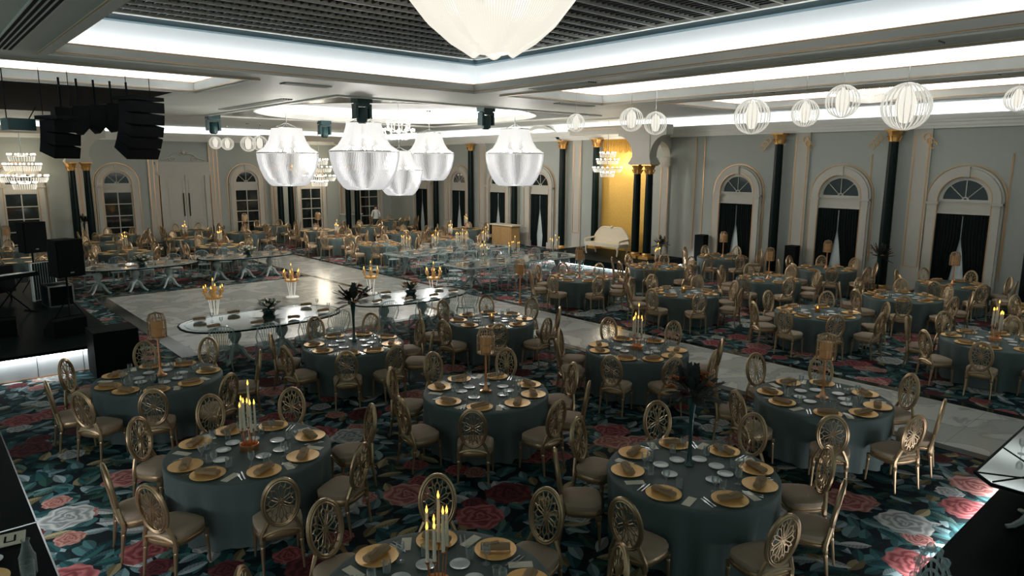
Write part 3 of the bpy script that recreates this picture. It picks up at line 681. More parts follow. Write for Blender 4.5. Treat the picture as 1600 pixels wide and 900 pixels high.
def cutlery():
    k = MB().box((0, -.045, .002), (.014, .10, .004)); k.prism([(-.009, 0), (.007, 0), (.009, .06), (.003, .115), (-.008, .10)], .001, .004)
    f = MB().box((0, -.045, .002), (.011, .10, .004)); f.box((0, .03, .002), (.022, .05, .004))
    for x in (-.009, -.003, .003, .009): f.box((x, .075, .002), (.003, .045, .004))
    return k.mesh('table_knife', M['steel']), f.mesh('table_fork', M['steel'])
ME_KNIFE, ME_FORK = cutlery()
ME_SLEEVE = MB().box((0, 0, .002), (.085, .20, .004)).box((-.022, .0, .0045), (.006, .13, .001)).box((.022, 0, .0045), (.006, .13, .001)).mesh('cutlery_sleeve', M['paper'])

def clock(deg, cx, cy):      # clock position as the photograph shows the table: 6 o'clock is the side nearest the viewer
    to = math.degrees(math.atan2(-cy, -cx)); k = (deg - to) % 360       # 0 = towards viewer, anticlockwise seen from above = to the right
    return ((18 - k / 30) - .0) % 12
def oc(deg, cx, cy, used):
    h = (clock(deg, cx, cy)); r = int(round(h)) % 12
    if r in used:
        for d in (1, -1, 2, -2):
            if (r + d) % 12 not in used: r = (r + d) % 12; break
    used.add(r); return "%d o'clock" % (r or 12)

# ------------------------------------------------------------------ centrepieces (built at their own spot, then each one its own thing)
def candle(par, x, y, z, h, r=.014):
    c = MB().lathe([(r, 0), (r * .98, h * .5), (r * .8, h)], 8, (x, y, z)).build('candle', M['wax'], par)
    MB().lathe([(.001, 0), (.011, .014), (.010, .026), (.001, .062)], 6, (x, y, z + h), False).build('flame', M['flame'], c)
def candelabra(x, y, z, label, h=.62, n=7, clear=False, group='candelabra on the tables', spread=.11, base=True):
    t = thing('candelabra', label, 'candelabra', (x, y, z), 0, group); q = random.Random(int(x * 100 + y * 37))
    mm = M['acryl'] if clear else M['copper']
    if base: MB().lathe([(.10, 0), (.10, .02), (.085, .03), (.085, .05)] if clear else [(.105, 0), (.105, .075), (.10, .08), (.095, .075), (.09, .02)], 24, cap=True).build('base', mm, t)
    for i in range(n):
        a = 2 * PI * i / n + .3; r = spread * (.25 if i == 0 else .72); hh = h * (1.0 if i == 0 else .55 + .38 * q.random()); px, py = r * math.cos(a), r * math.sin(a)
        m = MB().path([(px * .7, py * .7, .05), (px, py, hh * .55)], .0055, 6); m.lathe([(.007, hh * .55), (.018, hh * .55 + .01), (.02, hh * .55 + .022), (.013, hh * .55 + .024)], 8, (px, py, 0)); m.build('rod', mm, t)
        candle(t, px, py, hh * .55 + .02, .26 + .08 * q.random() + (.08 if i == 0 else 0))
    return t
def lantern(x, y, z, label, h=.55, s=1.0, group='amber cage lamps on the tables'):
    t = thing('cage_lamp', label, 'lamp', (x, y, z), 0, group)
    MB().lathe([(.085 * s, 0), (.085 * s, .015), (.05 * s, .03), (.022 * s, .10), (.016 * s, .16), (.022 * s, .24), (.015 * s, .30), (.015 * s, h)], 16).build('stem', M['copper'], t)
    m = MB(); r = .125 * s; n = 18; hh = .36 * s
    for i in range(n):
        a = 2 * PI * i / n; m.path([(r * math.cos(a), r * math.sin(a), h), (r * .98 * math.cos(a), r * .98 * math.sin(a), h + hh * .7), (r * .75 * math.cos(a), r * .75 * math.sin(a), h + hh * .93), (0, 0, h + hh * 1.02)], .006 * s, 4)
    for z_ in (h, h + hh * .35, h + hh * .7): m.path([(r * math.cos(2 * PI * i / 24), r * math.sin(2 * PI * i / 24), z_) for i in range(24)], .007 * s, 4, True)
    m.lathe([(r, h - .004), (r, h + .006)], 24); m.build('cage', M['chair'], t)
    MB().lathe([(r * .62, h + .01), (r * .64, h + hh * .66)], 24, mod=lambda a, z: 1 + .03 * math.cos(24 * a)).build('lamp_shade', M['lampgold'], t)
    return t
def bouquet(x, y, z, label, vh=.75, r=.34, blooms=('burg', 'peach'), group='feathery bouquets in tall green vases', lean=0.0):
    t = thing('vase_bouquet', label, 'flower arrangement', (x, y, z), 0, group); q = random.Random(int(x * 77 + y * 13))
    MB().lathe([(.045, 0), (.05, .01), (.028, .06), (.020, vh * .35), (.026, vh * .7), (.05, vh), (.047, vh), (.02, vh * .7)], 16).build('vase', M['vase'], t)
    lf = MB()
    for k in range(34):
        a, el = q.random() * 6.28, q.uniform(-.2, 1.35); L = r * q.uniform(.6, 1.05); d = Vector((math.cos(a) * math.cos(el), math.sin(a) * math.cos(el), math.sin(el)))
        s = Vector((0, 0, vh)); e = s + d * L; sd = d.cross(Vector((0, 0, 1))).normalized() * .05; mid = s + d * L * .6 + Vector((0, 0, .04))
        lf.path([s, mid, e], .004, 3)
        for u in range(6):        # feathery barbs either side of each frond
            p = s.lerp(mid, .5).lerp(e, u / 6); w = sd * (1.15 - abs(u - 2.5) * .2)
            for sg in (-1, 1): lf.quad(p, p + w * sg + d * .03, p + w * sg * .9 + d * .065, p + d * .05)
    lf.build('foliage', M['leaf'], t)
    for bi, b in enumerate(blooms):
        for k in range(3):
            a, el = q.random() * 6.28, q.uniform(.2, 1.2); d = Vector((math.cos(a) * math.cos(el), math.sin(a) * math.cos(el), math.sin(el))) * r * q.uniform(.45, .8)
            m = MB(); c = Vector((0, 0, vh)) + d
            for ring_, (pr_, n, up) in enumerate(((.075, 7, .02), (.055, 6, .04), (.03, 4, .05))):
                for i in range(n):
                    t_ = 2 * PI * i / n + ring_; u = Vector((math.cos(t_), math.sin(t_), 0)); v = Vector((-u.y, u.x, 0)); m.quad(c, c + u * pr_ * .6 + v * pr_ * .45 + Vector((0, 0, up)), c + u * pr_ + Vector((0, 0, up * .6)), c + u * pr_ * .6 - v * pr_ * .45 + Vector((0, 0, up)))
            m.build('bloom', M[b], t)
    return t
def low_flowers(x, y, z, label, r=.30, bloom='rosew', n=14, group='low flower arrangements on the mirrored tables', bed='leafg'):
    t = thing('flower_arrangement', label, 'flower arrangement', (x, y, z), 0, group); q = random.Random(int(x * 31 + y * 57))
    MB().lathe([(.10, 0), (.15, .06), (.13, .12)], 16).build('bowl', M['vase'], t)
    lf = MB()
    for k in range(70):
        a = q.random() * 6.28; el = q.uniform(-.1, 1.2); L = r * q.uniform(.7, 1.3); d = Vector((math.cos(a) * math.cos(el), math.sin(a) * math.cos(el), math.sin(el) * .7)); s = Vector((0, 0, .10)); e = s + d * L; w = d.cross(Vector((0, 0, 1))).normalized() * .03
        mid = s.lerp(e, .6); lf.quad(s, mid + w, e, mid - w)
    lf.build('foliage', M[bed], t)
    for k in range(n):
        a = k * 2.4; rr = r * .75 * math.sqrt((k + .5) / n); m = MB(); c = Vector((rr * math.cos(a), rr * math.sin(a), .14 + r * .5 * (1 - (rr / r) ** 2)))
        m.ball(c, .040, 8, 5, .8)
        for i in range(7):
            t_ = 2 * PI * i / 7; u = Vector((math.cos(t_), math.sin(t_), 0)); v = Vector((-u.y, u.x, 0)); m.quad(c + Vector((0, 0, -.02)), c + u * .045 + v * .03 + Vector((0, 0, .02)), c + u * .065 + Vector((0, 0, .01)), c + u * .045 - v * .03 + Vector((0, 0, .02)))
        m.build('bloom', M[bloom], t)
    return t
SMALLV = None
def small_vase(x, y, z, label):
    t = thing('small_vase', label, 'vase', (x, y, z)); MB().lathe([(.035, 0), (.04, .01), (.045, .09), (.03, .11), (.034, .13)], 14).build('pot', M['vase'], t)
    return t

# ------------------------------------------------------------------ the round tables
# centre, chair angles (deg), detail level, description, centrepiece
REG = lambda ph, n=8: [(ph + 360 / n * i) for i in range(n)]
TABLES = [
    (6.10, 3.96, [4, 51, 100, 141, 191, 245, 288, 321], 3, "front table with dark vase bouquet", 'bouquet'),
    (2.73, 7.62, [46, 88, 127, 181, 213, 261, 302, 352], 3, "front table with candles, left", 'candelabra'),
    (6.11, 7.47, [38, 86, 126, 183, 224, 269, 306, 344], 3, "middle table with cage lamp", 'lantern'),
    (6.01, 11.17, [47, 92, 149, 192, 236, 271, 315, 359], 3, "table with peach-topped dark bouquet", 'bouquet2'),
    (2.73, 11.26, [43, 84, 135, 184, 218, 253, 293, 345], 3, "table beside the black bass box", 'lanternvase'),
    (9.55, 4.14, [25, 67, 121, 158, 210, 250, 285, 331], 3, "cage-lamp table beside the aisle", 'lantern'),
    (9.65, 7.53, [11, 60, 117, 151, 203, 241, 276, 310], 3, "candle table beside the aisle", 'candelabra'),
    (9.20, 11.05, REG(10), 3, "candle-cup table near curved mirrored table", 'tealight'),
    (2.80, 4.02, REG(10), 3, "candle table at the bottom edge", 'candelabra'),
    (15.30, 3.50, [4, 51, 100, 149, 184, 230, 276, 315], 2, "candle table across the aisle, right edge", 'candelabra'),
    (15.33, 6.92, [18, 75, 110, 145, 181, 219, 263, 310], 2, "second table across the aisle", 'tealight'),
    (15.13, 10.36, [22, 72, 110, 144, 184, 227, 286, 330], 2, "third table across the aisle", 'tealight'),
    (14.80, 13.75, [17, 62, 105, 150, 193, 242, 290, 330], 2, "fourth table across the aisle", 'lantern'),
    (18.90, 6.40, REG(20), 2, "table before the middle window", None),
    (18.90, 10.05, REG(5), 2, "table before the left curtained window", 'lantern'),
    (18.45, 13.70, REG(30), 2, "table before the gold alcove columns", 'candelabra'),
    (22.35, 13.70, REG(12), 1, "wall-side table beside the alcove", 'lantern'),
    (22.30, 9.90, REG(33), 1, "wall-side table under the middle window", 'lantern'),
    (22.00, 6.20, REG(0), 1, "wall-side table under the large window", 'lantern'),
    (19.00, 2.90, REG(15), 1, "table cut off by right edge", None),
    (14.90, 25.10, REG(8), 1, "table behind the second straight mirrored table", None),
    (18.50, 25.10, REG(25), 1, "second table behind straight mirrored table", 'candelabra'),
    (14.85, 28.80, REG(40), 1, "candle table by the aisle's far end", 'candelabra'),
    (18.50, 28.80, REG(14), 1, "plain table under far chandelier", None),
    (22.00, 28.50, REG(3), 1, "table under the far curtained windows", 'candelabra'),
    (15.70, 32.40, REG(22), 1, "lamp table before the warm chandelier", 'lantern'),
    (18.80, 32.80, REG(36), 1, "table before the standing person", None),
    (14.90, 36.20, REG(10), 1, "back-wall table under the warm chandelier", None),
    (12.50, 33.60, REG(28), 1, "lamp table beyond the aisle end", 'lantern'),
    (9.60, 28.60, REG(17), 1, "candle table behind far curved tables", 'candelabra'),
    (9.40, 32.40, REG(5), 1, "candle table before the white door", 'candelabra'),
    (6.20, 28.70, REG(31), 1, "candle table behind left rose bouquet", 'candelabra'),
    (6.20, 32.50, REG(12), 1, "table before the left arched window", None),
    (2.90, 28.40, REG(20), 1, "table behind the pole loudspeakers", None),
    (3.00, 32.30, REG(38), 1, "lamp table near far left columns", 'lantern'),
    (10.90, 36.30, REG(15), 1, "table closest to the white door", None),
    (7.40, 36.00, REG(2), 1, "table under the left arched window", None),
    (22.10, 35.60, REG(26), 1, "table in the far corner", None),
]
near_chairs, GC = 0, 'gold oval-back banquet chairs'
for ti, (cx, cy, ang, lvl, desc, centre) in enumerate(TABLES):
    q = random.Random(100 + ti)
    t = thing('round_table', ('grey-green clothed round ' + desc), 'table', (cx, cy, 0), q.random() * 6, 'round banquet tables under grey-green cloths')
    inst('tablecloth', ME_CLOTH[ti % 3], t); inst('tabletop', ME_TOP, t); inst('pedestal', ME_TLEG, t)
    used = set()
    for a in ang:
        ra = math.radians(a + (q.uniform(-3, 3) if lvl < 3 else 0)); rr = 1.17 + (q.uniform(-.005, .05))
        lab = "gold oval-back chair at %s of the %s" % (oc(a, cx, cy, used), desc)
        chair(cx + rr * math.cos(ra), cy + rr * math.sin(ra), ra + PI / 2 + q.uniform(-.10, .10), lab, lvl >= 2, GC)
    used = set(); zt = .753; ph = q.uniform(-6, 6)
    for a in ang:
        o_ = oc(a, cx, cy, used); ra = math.radians(a + ph * (lvl < 3)); r = .70; px, py = cx + r * math.cos(ra), cy + r * math.sin(ra)
        tag(inst('charger_plate', ME_CHARGER, None, (px, py, zt), ra), "gold charger plate at %s of the %s" % (o_, desc), 'plate', 'gold charger plates on the round tables')
        if lvl >= 2 or ti < 24:
            tag(inst('napkin', ME_NAPKIN, None, (px, py, zt), ra + PI / 2 + q.choice((-.5, -.2, 0, .1, .35, .7))), "taupe napkin at %s of the %s" % (o_, desc), 'napkin', 'folded taupe napkins on gold plates')
        if lvl >= 2:
            u = Vector((-math.sin(ra), math.cos(ra), 0)); v = Vector((math.cos(ra), math.sin(ra), 0)); p = Vector((cx, cy, zt))
            if lvl == 3:
                w = p + v * .68 + u * .262
                if min([(b_ - a) % 360 for b_ in ang if b_ != a]) > 38: tag(inst('cutlery_sleeve', ME_SLEEVE, None, w, ra + PI / 2 + q.uniform(-.1, .1)), "cream paper sleeve at %s of the %s" % (o_, desc), 'paper sleeve', 'cream paper sleeves beside the plates')
                w = p + v * .68 - u * .208
                tag(inst('table_knife', ME_KNIFE, None, w, ra + PI / 2 + q.uniform(-.04, .04)), "steel knife at %s of the %s" % (o_, desc), 'knife', 'steel knives beside the plates')
                w = p + v * .69 - u * .246
                tag(inst('table_fork', ME_FORK, None, w, ra + PI / 2 + q.uniform(-.04, .04)), "steel fork at %s of the %s" % (o_, desc), 'fork', 'steel forks beside the plates')
            w = p + v * .47 + u * q.uniform(.05, .10)
            tag(inst('glass_tumbler', ME_TUMBLER, None, w, 0), "clear tumbler at %s of the %s" % (o_, desc), 'glass', 'clear tumblers on the round tables')
            if lvl == 3:
                w = p + v * .50 - u * q.uniform(.04, .09)
                tag(inst('wine_glass', ME_GOBLET, None, w, 0), "clear wine glass at %s of the %s" % (o_, desc), 'glass', 'clear wine glasses on the round tables')
            w = p + v * (.315 + q.uniform(-.05, .04)) + u * .09
            if len(used) != 5: tag(inst('side_plate', ME_SAUCER, None, w, 0), "small white plate towards %s of the %s" % (o_, desc), 'plate', 'small white plates round the centrepieces')
    z = .753
    if centre == 'candelabra': candelabra(cx, cy, z, 'lit candelabra on the ' + desc, .66 if lvl == 3 else .60)
    elif centre == 'lantern': lantern(cx, cy, z, 'amber cage lamp on the ' + desc, .58 if lvl == 3 else .55, 1.0 if lvl == 3 else 1.05)
    elif centre == 'bouquet': bouquet(6.19, 4.06, z, 'tall feathery burgundy bouquet on the ' + desc, .78, .36, ('burg', 'peach', 'peach'))
    elif centre == 'bouquet2': bouquet(6.08, 11.28, z, 'dark feathery bouquet with peach bloom on the ' + desc, .72, .44, ('peach', 'burg'))
    elif centre == 'lanternvase': lantern(2.78, 11.34, z, 'amber cage lamp on the ' + desc, .62, 1.05); small_vase(2.62, 11.02, z, 'small dark pot on the ' + desc)
    elif centre == 'tealight':
        t = thing('candle_cup', 'amber candle cup on the ' + desc, 'candle', (cx, cy, z), 0, 'amber candle cups'); MB().lathe([(.05, 0), (.06, .01), (.065, .10), (.06, .10), (.055, .02)], 16).build('cup', M['copper'], t); candle(t, 0, 0, .02, .07, .025)

# ------------------------------------------------------------------ chandeliers
def plight(par, z, w, col, r=.25):
    d = bpy.data.lights.new('lamp_light', 'POINT'); d.energy = w; d.color = col; d.shadow_soft_size = r
    o = bpy.data.objects.new('lamp_light', d); COL.objects.link(o); o.parent = par; o.location = (0, 0, z); return o
def curve_strands(prof, n, r, twist=0.0):
    m = MB()
    for i in range(n):
        a = 2 * PI * i / n; k = len(prof)
        m.path([(p[0] * math.cos(a + twist * j / k), p[0] * math.sin(a + twist * j / k), p[1]) for j, p in enumerate(prof)], r, 4)
    return m
def hoop(r, z, t, n=48): return MB().path([(r * math.cos(2 * PI * i / n), r * math.sin(2 * PI * i / n), z) for i in range(n)], t, 5, True)
def basket_meshes():
    o = {}
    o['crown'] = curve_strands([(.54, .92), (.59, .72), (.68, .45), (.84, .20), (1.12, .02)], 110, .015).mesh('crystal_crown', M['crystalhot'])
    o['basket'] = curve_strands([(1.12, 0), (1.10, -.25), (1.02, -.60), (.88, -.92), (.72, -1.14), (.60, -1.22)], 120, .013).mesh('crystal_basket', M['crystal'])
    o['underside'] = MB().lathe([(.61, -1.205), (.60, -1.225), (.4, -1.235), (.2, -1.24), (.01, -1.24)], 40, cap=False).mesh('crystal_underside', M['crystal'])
    h = hoop(1.125, .0, .022); h.add(hoop(.55, .92, .02)); h.add(hoop(.60, -1.22, .016)); o['frame'] = h.mesh('chandelier_frame', M['chrome'])
    b = MB()
    for i in range(12): a = 2 * PI * i / 12; b.ball((.66 * math.cos(a), .66 * math.sin(a), .10), .055, 8, 6)
    o['bulb_ring'] = b.mesh('bulbs', M['bulb']); return o
BASK = basket_meshes()
def chandelier(x, y, z, s, top, label, w, group='crystal basket chandeliers'):
    t = thing('chandelier', label, 'chandelier', (x, y, z), 0, group); t.scale = (s, s, s)
    for k in ('crown', 'basket', 'underside', 'frame', 'bulb_ring'): inst({'crown': 'crystal_crown', 'basket': 'crystal_basket', 'underside': 'crystal_underside', 'frame': 'frame', 'bulb_ring': 'bulb_ring'}[k], BASK[k], t)
    L = (top - z) / s
    rod = MB().path([(0, 0, .9), (0, 0, L)], .016, 6); rod.lathe([(.13, L - .06), (.15, L)], 16); rod.path([(-.5, 0, .92), (0, 0, 1.12), (.5, 0, .92)], .012, 4); rod.path([(0, -.5, .92), (0, 0, 1.12), (0, .5, .92)], .012, 4); rod.build('hanging_rod', M['chrome'], t)
    plight(t, -.25, w * 1.5, NEUT, .3); return t
CH_W = 330
chandelier(11.70, 20.55, 4.42, 1.0, 6.45, 'largest hanging crystal chandelier below the dark spotlight', CH_W)
chandelier(11.35, 25.70, 4.42, 1.0, 6.45, 'leftmost hanging crystal chandelier with a rod to the round coffer', CH_W)
chandelier(18.15, 20.40, 4.45, 1.0, 6.45, 'rightmost hanging crystal chandelier, alone before the window wall', CH_W)
chandelier(18.75, 27.00, 4.53, 1.0, 6.45, 'crystal chandelier farthest back, right of the lower central one', CH_W)
c3 = chandelier(15.05, 23.75, 3.80, .80, 6.45, 'lower central crystal chandelier with a tier of crystal arms above', CH_W * .7)
m = MB(); dr = MB()
for tier, (r, z, n) in enumerate(((.75, 1.85, 12), (.55, 2.2, 9))):
    for i in range(n):
        a = 2 * PI * i / n; c_, s_ = math.cos(a), math.sin(a)
        m.path([(.04 * c_, .04 * s_, z - .25), (r * .5 * c_, r * .5 * s_, z - .38), (r * .9 * c_, r * .9 * s_, z - .2), (r * c_, r * s_, z)], .013, 5); m.lathe([(.02, z), (.05, z + .02), (.03, z + .03)], 8, (r * c_, r * s_, 0))
        dr.ball((r * c_, r * s_, z + .09), .05, 8, 5, 1.4)
        for q in (.12, .2, .28): dr.ball((r * c_, r * s_, z - q), .02, 6, 4, 1.5)
m.build('crystal_arm', M['crystalcool'], c3); dr.build('candle_bulb', M['bulb'], c3)
# the big shallow chandelier at the top edge
t = thing('chandelier', 'big shallow swagged crystal chandelier cut off by the top edge', 'chandelier', (6.02, 7.22, 6.35), 0, 'crystal basket chandeliers')
P = [(1.30, .12), (1.22, -.05), (1.06, -.28), (.84, -.56), (.60, -.76), (.42, -.86), (.30, -.93)]
def wav(a, j): return .035 * math.sin(6 * a) * (j / 6)
m = MB()
for i in range(170):
    a = 2 * PI * i / 170; m.path([(r * math.cos(a), r * math.sin(a), z + wav(a, j)) for j, (r, z) in enumerate(P)], .016, 4)
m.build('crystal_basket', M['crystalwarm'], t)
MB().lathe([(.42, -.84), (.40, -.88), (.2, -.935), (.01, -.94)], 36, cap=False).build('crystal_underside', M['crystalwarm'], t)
h = hoop(1.30, .12, .02); h.add(hoop(.8, .32, .02)); h.path([(0, 0, .1), (0, 0, .48)], .02, 6)
for i in range(6): a = i * PI / 3; h.path([(1.3 * math.cos(a), 1.3 * math.sin(a), .12), (0, 0, .36)], .012, 4)
h.build('frame', M['chrome'], t)
b = MB()
for i in range(14): a = 2 * PI * i / 14; b.ball((.75 * math.cos(a), .75 * math.sin(a), -.15), .06, 8, 6)
b.build('bulb_ring', M['bulb'], t)
plight(t, -.25, 300, NEUT, .25)
# shallow ceiling chandelier in the right coffer
t = thing('chandelier', 'shallow glowing crystal ceiling light behind the crystal globes', 'ceiling light', (19.95, 8.05, 6.12))
curve_strands([(.98, .12), (.95, -.05), (.75, -.28), (.4, -.38), (.02, -.42)], 110, .014).build('crystal_basket', M['crystalwarm'], t)
h = hoop(.99, .13, .02); h.path([(0, 0, -.1), (0, 0, .43)], .02, 6); h.build('frame', M['chrome'], t); b = MB()
for i in range(8): a = i * PI / 4; b.ball((.5 * math.cos(a), .5 * math.sin(a), -.05), .05, 8, 6)
b.build('bulb_ring', M['bulb'], t); plight(t, -.15, 60, NEUT, .25)

# crystal globe pendants
def globe_meshes():
    bars = MB()
    for i in range(24):
        a = 2 * PI * i / 24; pts = []
        for j in range(13):
            b_ = -PI / 2 + .16 + (PI - .32) * j / 12; pts.append((.5 * math.cos(b_) * math.cos(a), .5 * math.cos(b_) * math.sin(a), .5 * math.sin(b_)))
        bars.path(pts, .015, 4)
    for z in (-.49, .49): bars.lathe([(.08, z - .012), (.08, z + .012)], 16)
    core = MB().lathe([(.01, -.36), (.10, -.33), (.17, -.1), (.19, .1), (.12, .3), (.02, .42)], 14, mod=lambda a, z: 1 + .12 * math.cos(7 * a))
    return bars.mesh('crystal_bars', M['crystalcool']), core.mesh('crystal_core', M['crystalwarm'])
GB, GC_ = globe_meshes()
GL = [(15.1, 5.40, 5.16, .90, 'largest crystal globe pendant, far right above a green column', 6.55), (15.1, 8.70, 5.13, .80, 'crystal globe pendant between the first window and the alcove arch', 6.55), (15.1, 7.44, 5.14, .58, 'small low crystal globe pendant left of the glowing ceiling light', 6.55),
      (15.1, 6.65, 5.34, .67, 'crystal globe pendant touching the glowing ceiling light', 6.55), (15.1, 12.25, 5.22, .62, 'crystal globe pendant above the gold alcove pier', 6.55), (15.5, 11.75, 5.12, .60, 'crystal globe pendant just behind another above the alcove pier', 6.55),
      (15.1, 14.3, 5.22, .52, 'small crystal globe pendant left of the alcove pier', 6.55), (20.5, 4.85, 5.62, .58, 'crystal globe pendant cut by the right edge', 6.55),
      (12.9, 33.6, 4.96, .72, 'crystal globe pendant left of the leftmost chandelier', ZC), (13.7, 34.2, 5.02, .72, 'crystal globe pendant half behind the leftmost chandelier', ZC), (12.4, 36.6, 5.06, .62, 'first of two far crystal globes above the white door', ZC), (12.95, 36.5, 5.02, .62, 'second of two far crystal globes right of the white door', ZC)]
for x, y, z, d, lab, top in GL:
    t = thing('globe_pendant', lab, 'pendant lamp', (x, y, z), 0, 'crystal globe pendants'); t.scale = (d,) * 3
    inst('crystal_bars', GB, t); inst('crystal_core', GC_, t)
    L = (top - z) / d; MB().path([(0, 0, .4), (0, 0, L)], .008, 4).lathe([(.10, L - .05), (.12, L)], 14).build('cable', M['chrome'], t)
# tiered wall chandeliers hanging in the portals
def tiered(x, y, z, label, w, warm, top, k=1.0):
    t = thing('tiered_chandelier', label, 'chandelier', (x, y, z), 0, 'tiered chandeliers in the wall portals'); t.scale = (k, k, k)
    b = MB(); f = MB()
    for r, zz, n in ((.50, .62, 10), (.70, .20, 14), (.92, -.30, 18), (.45, -.60, 10)):
        f.add(hoop(r, zz, .018))
        for i in range(n):
            a = 2 * PI * i / n; b.ball((r * math.cos(a), r * math.sin(a), zz + .07), .045, 7, 5)
        curve_strands([(r, zz), (r * .98, zz - .12), (r * .9, zz - .24)], n * 3, .012).build('crystal_fringe', M['crystalwarm'], t)
    f.path([(0, 0, -.6), (0, 0, (top - z) / k)], .02, 6); f.build('frame', M['chrome'], t); b.build('bulb_ring', M['bulb'], t);
    plight(t, -.05, w, warm, .4)
tiered(4.37, 37.6, 3.70, 'warm tiered chandelier before the far left window', 70, WARM, ZC)
tiered(18.43, 37.6, 3.62, 'warm tiered chandelier on the back wall between hanging baskets', 100, WARM, ZC)
tiered(23.15, 20.0, 4.10, 'bright tiered chandelier before the gold alcove', 80, WARM, ZC, .68)
m = MB()
for i in range(54): m.path([(XR - .05, 18.46 + i * .0465, 5.14), (XR - .10 - .03 * (i % 2), 18.47 + i * .0465, 4.98), (XR - .07, 18.46 + i * .0465, 4.62 + .05 * math.sin(i * .9))], .022, 5)
tag(m.build('gold_valance', M['goldwall']), 'gathered gold valance along the top of the gold alcove wall', 'valance')

# moving-head stage lights
def moving_head(x, y, label):
    t = thing('moving_head_light', label, 'stage light', (x, y, ZC), 0, 'moving head lights on the ceiling'); s = 1.15; t.scale = (s, s, s)
    MB().box((0, 0, -.07), (.42, .34, .13)).box((0, 0, -.15), (.30, .28, .04)).build('base', M['teal'], t)
    m = MB()
    for q in (-.19, .19): m.box((q, 0, -.34), (.07, .22, .36))
    m.box((0, 0, -.19), (.44, .24, .06)); m.build('yoke', M['teal'], t)
    MB().lathe([(.10, -.62), (.13, -.60), (.15, -.48), (.15, -.30), (.11, -.24)], 18).build('head', M['teal'], t); MB().lathe([(.085, -.635), (.095, -.62)], 16).build('lens', M['nightglass'], t)
for x, y, l in ((10.4, 18.35, 'nearest black moving light above the largest hanging chandelier'), (14.5, 28.9, 'small far moving light right of the leftmost chandelier'), (15.0, 18.3, 'moving light left of the rightmost hanging chandelier'), (9.75, 28.9, 'far moving light above the white door')): moving_head(x, y, l)

# ------------------------------------------------------------------ mirrored tables, acrylic chairs
def pedestal_mesh():
    m = MB().lathe([(.05, .10), (.09, .16), (.12, .22), (.07, .30), (.055, .38), (.08, .42), (.125, .50), (.13, .56), (.10, .63), (.05, .67), (.10, .70), (.16, .715)], 18)
    for k in range(4):
        a = PI / 4 + k * PI / 2; c, s = math.cos(a), math.sin(a)
        m.path([(.06 * c, .06 * s, .30), (.14 * c, .14 * s, .26), (.22 * c, .22 * s, .13), (.31 * c, .31 * s, .045), (.38 * c, .38 * s, .03)], [.05, .048, .038, .034, .03], 6)
    return m.mesh('pedestal', M['pedestal'])
ME_PED = pedestal_mesh()
def mirrored_table(x, y, poly, peds, label):
    t = thing('mirrored_table', label, 'table', (x, y, 0), 0, 'long mirrored tables round the dance floor')
    MB().prism(poly, .725, .75).build('mirror_top', M['mirror'], t)
    k = len(poly); m = MB()
    m.path([(px, py, .735) for px, py in poly], .022, 4, True); m.build('rim', M['blkgloss'] if k > 8 else M['pedestal'], t)
    m = MB(); m.path([(px * .93, py * .90, .752) for px, py in poly], .008, 4, True); m.build('bevel_line', M['steel'], t)
    for px, py in peds: inst('pedestal', ME_PED, t, (px, py, 0))
def lens(a, b, n=28): 
    pts = []
    for i in range(n): th = 2 * PI * i / n; c, s = math.cos(th), math.sin(th); pts.append((a * math.copysign(abs(c) ** .8, c), b * math.copysign(abs(s) ** .8, s)))
    return pts
RECT = lambda a, b: [(-a, -b + .12), (-a + .12, -b), (a - .12, -b), (a, -b + .12), (a, b - .12), (a - .12, b), (-a + .12, b), (-a, b - .12)]
MT = [(5.65, 14.45, lens(1.68, .95), [(-.75, -.35), (.2, -.45), (1.0, -.3)], 'curved mirrored table nearest the stage'), (9.40, 14.50, lens(1.60, .80), [(-.9, -.25), (.1, -.4), (.95, -.2)], 'curved mirrored table beside the aisle'),
      (5.75, 24.75, lens(1.75, .90), [(-1.3, -.3), (-.3, -.5), (.7, -.45)], 'far left curved mirrored table'), (9.35, 25.05, lens(1.70, .90), [(-1.2, -.3), (-.3, -.45), (.6, -.5)], 'far right curved mirrored table'),
      (16.1, 17.95, RECT(2.7, .74), [(-2.0, 0), (0, 0), (2.0, 0)], 'nearer long straight mirrored table'), (16.0, 21.8, RECT(2.6, .72), [(-2.0, 0), (0, 0), (2.0, 0)], 'farther long straight mirrored table')]
for a in MT: mirrored_table(*a)
def acrylic_parts():
    o = []
    o.append(('seat', MB().lathe([(.18, .42), (.215, .43), (.22, .45), (.20, .465), (.05, .46)], 20)))
    m = MB()
    for i in range(9):
        u = (i - 4) / 4; m.path([(u * .10, -.17, .46), (u * .15, -.20, .62), (u * .22, -.235, .92 - .09 * u * u)], .008, 5)
    o.append(('spindle_back', m))
    m = MB().path([(-.20, -.16, .46), (-.25, -.20, .66), (-.22, -.235, .84), (-.12, -.24, .91), (0, -.245, .93), (.12, -.24, .91), (.22, -.235, .84), (.25, -.20, .66), (.20, -.16, .46)], .014, 6); o.append(('back_hoop', m))
    for x, y in ((-.15, .15), (.15, .15), (-.15, -.15), (.15, -.15)): o.append(('leg', MB().path([(x, y, .43), (x * 1.1, y * 1.1, .22), (x * 1.25, y * 1.25, 0)], [.02, .016, .013], 6)))
    return [(n, mb.mesh('acrylic_' + n, M['acryl'])) for n, mb in o]
AP = acrylic_parts()
def acrylic(x, y, rz, label, group='clear acrylic chairs at the mirrored tables'):
    t = thing('acrylic_chair', label, 'chair', (x, y, 0), rz, group)
    for n, me in AP: inst(n, me, t)
ORD = ['first', 'second', 'third', 'fourth', 'fifth', 'sixth']
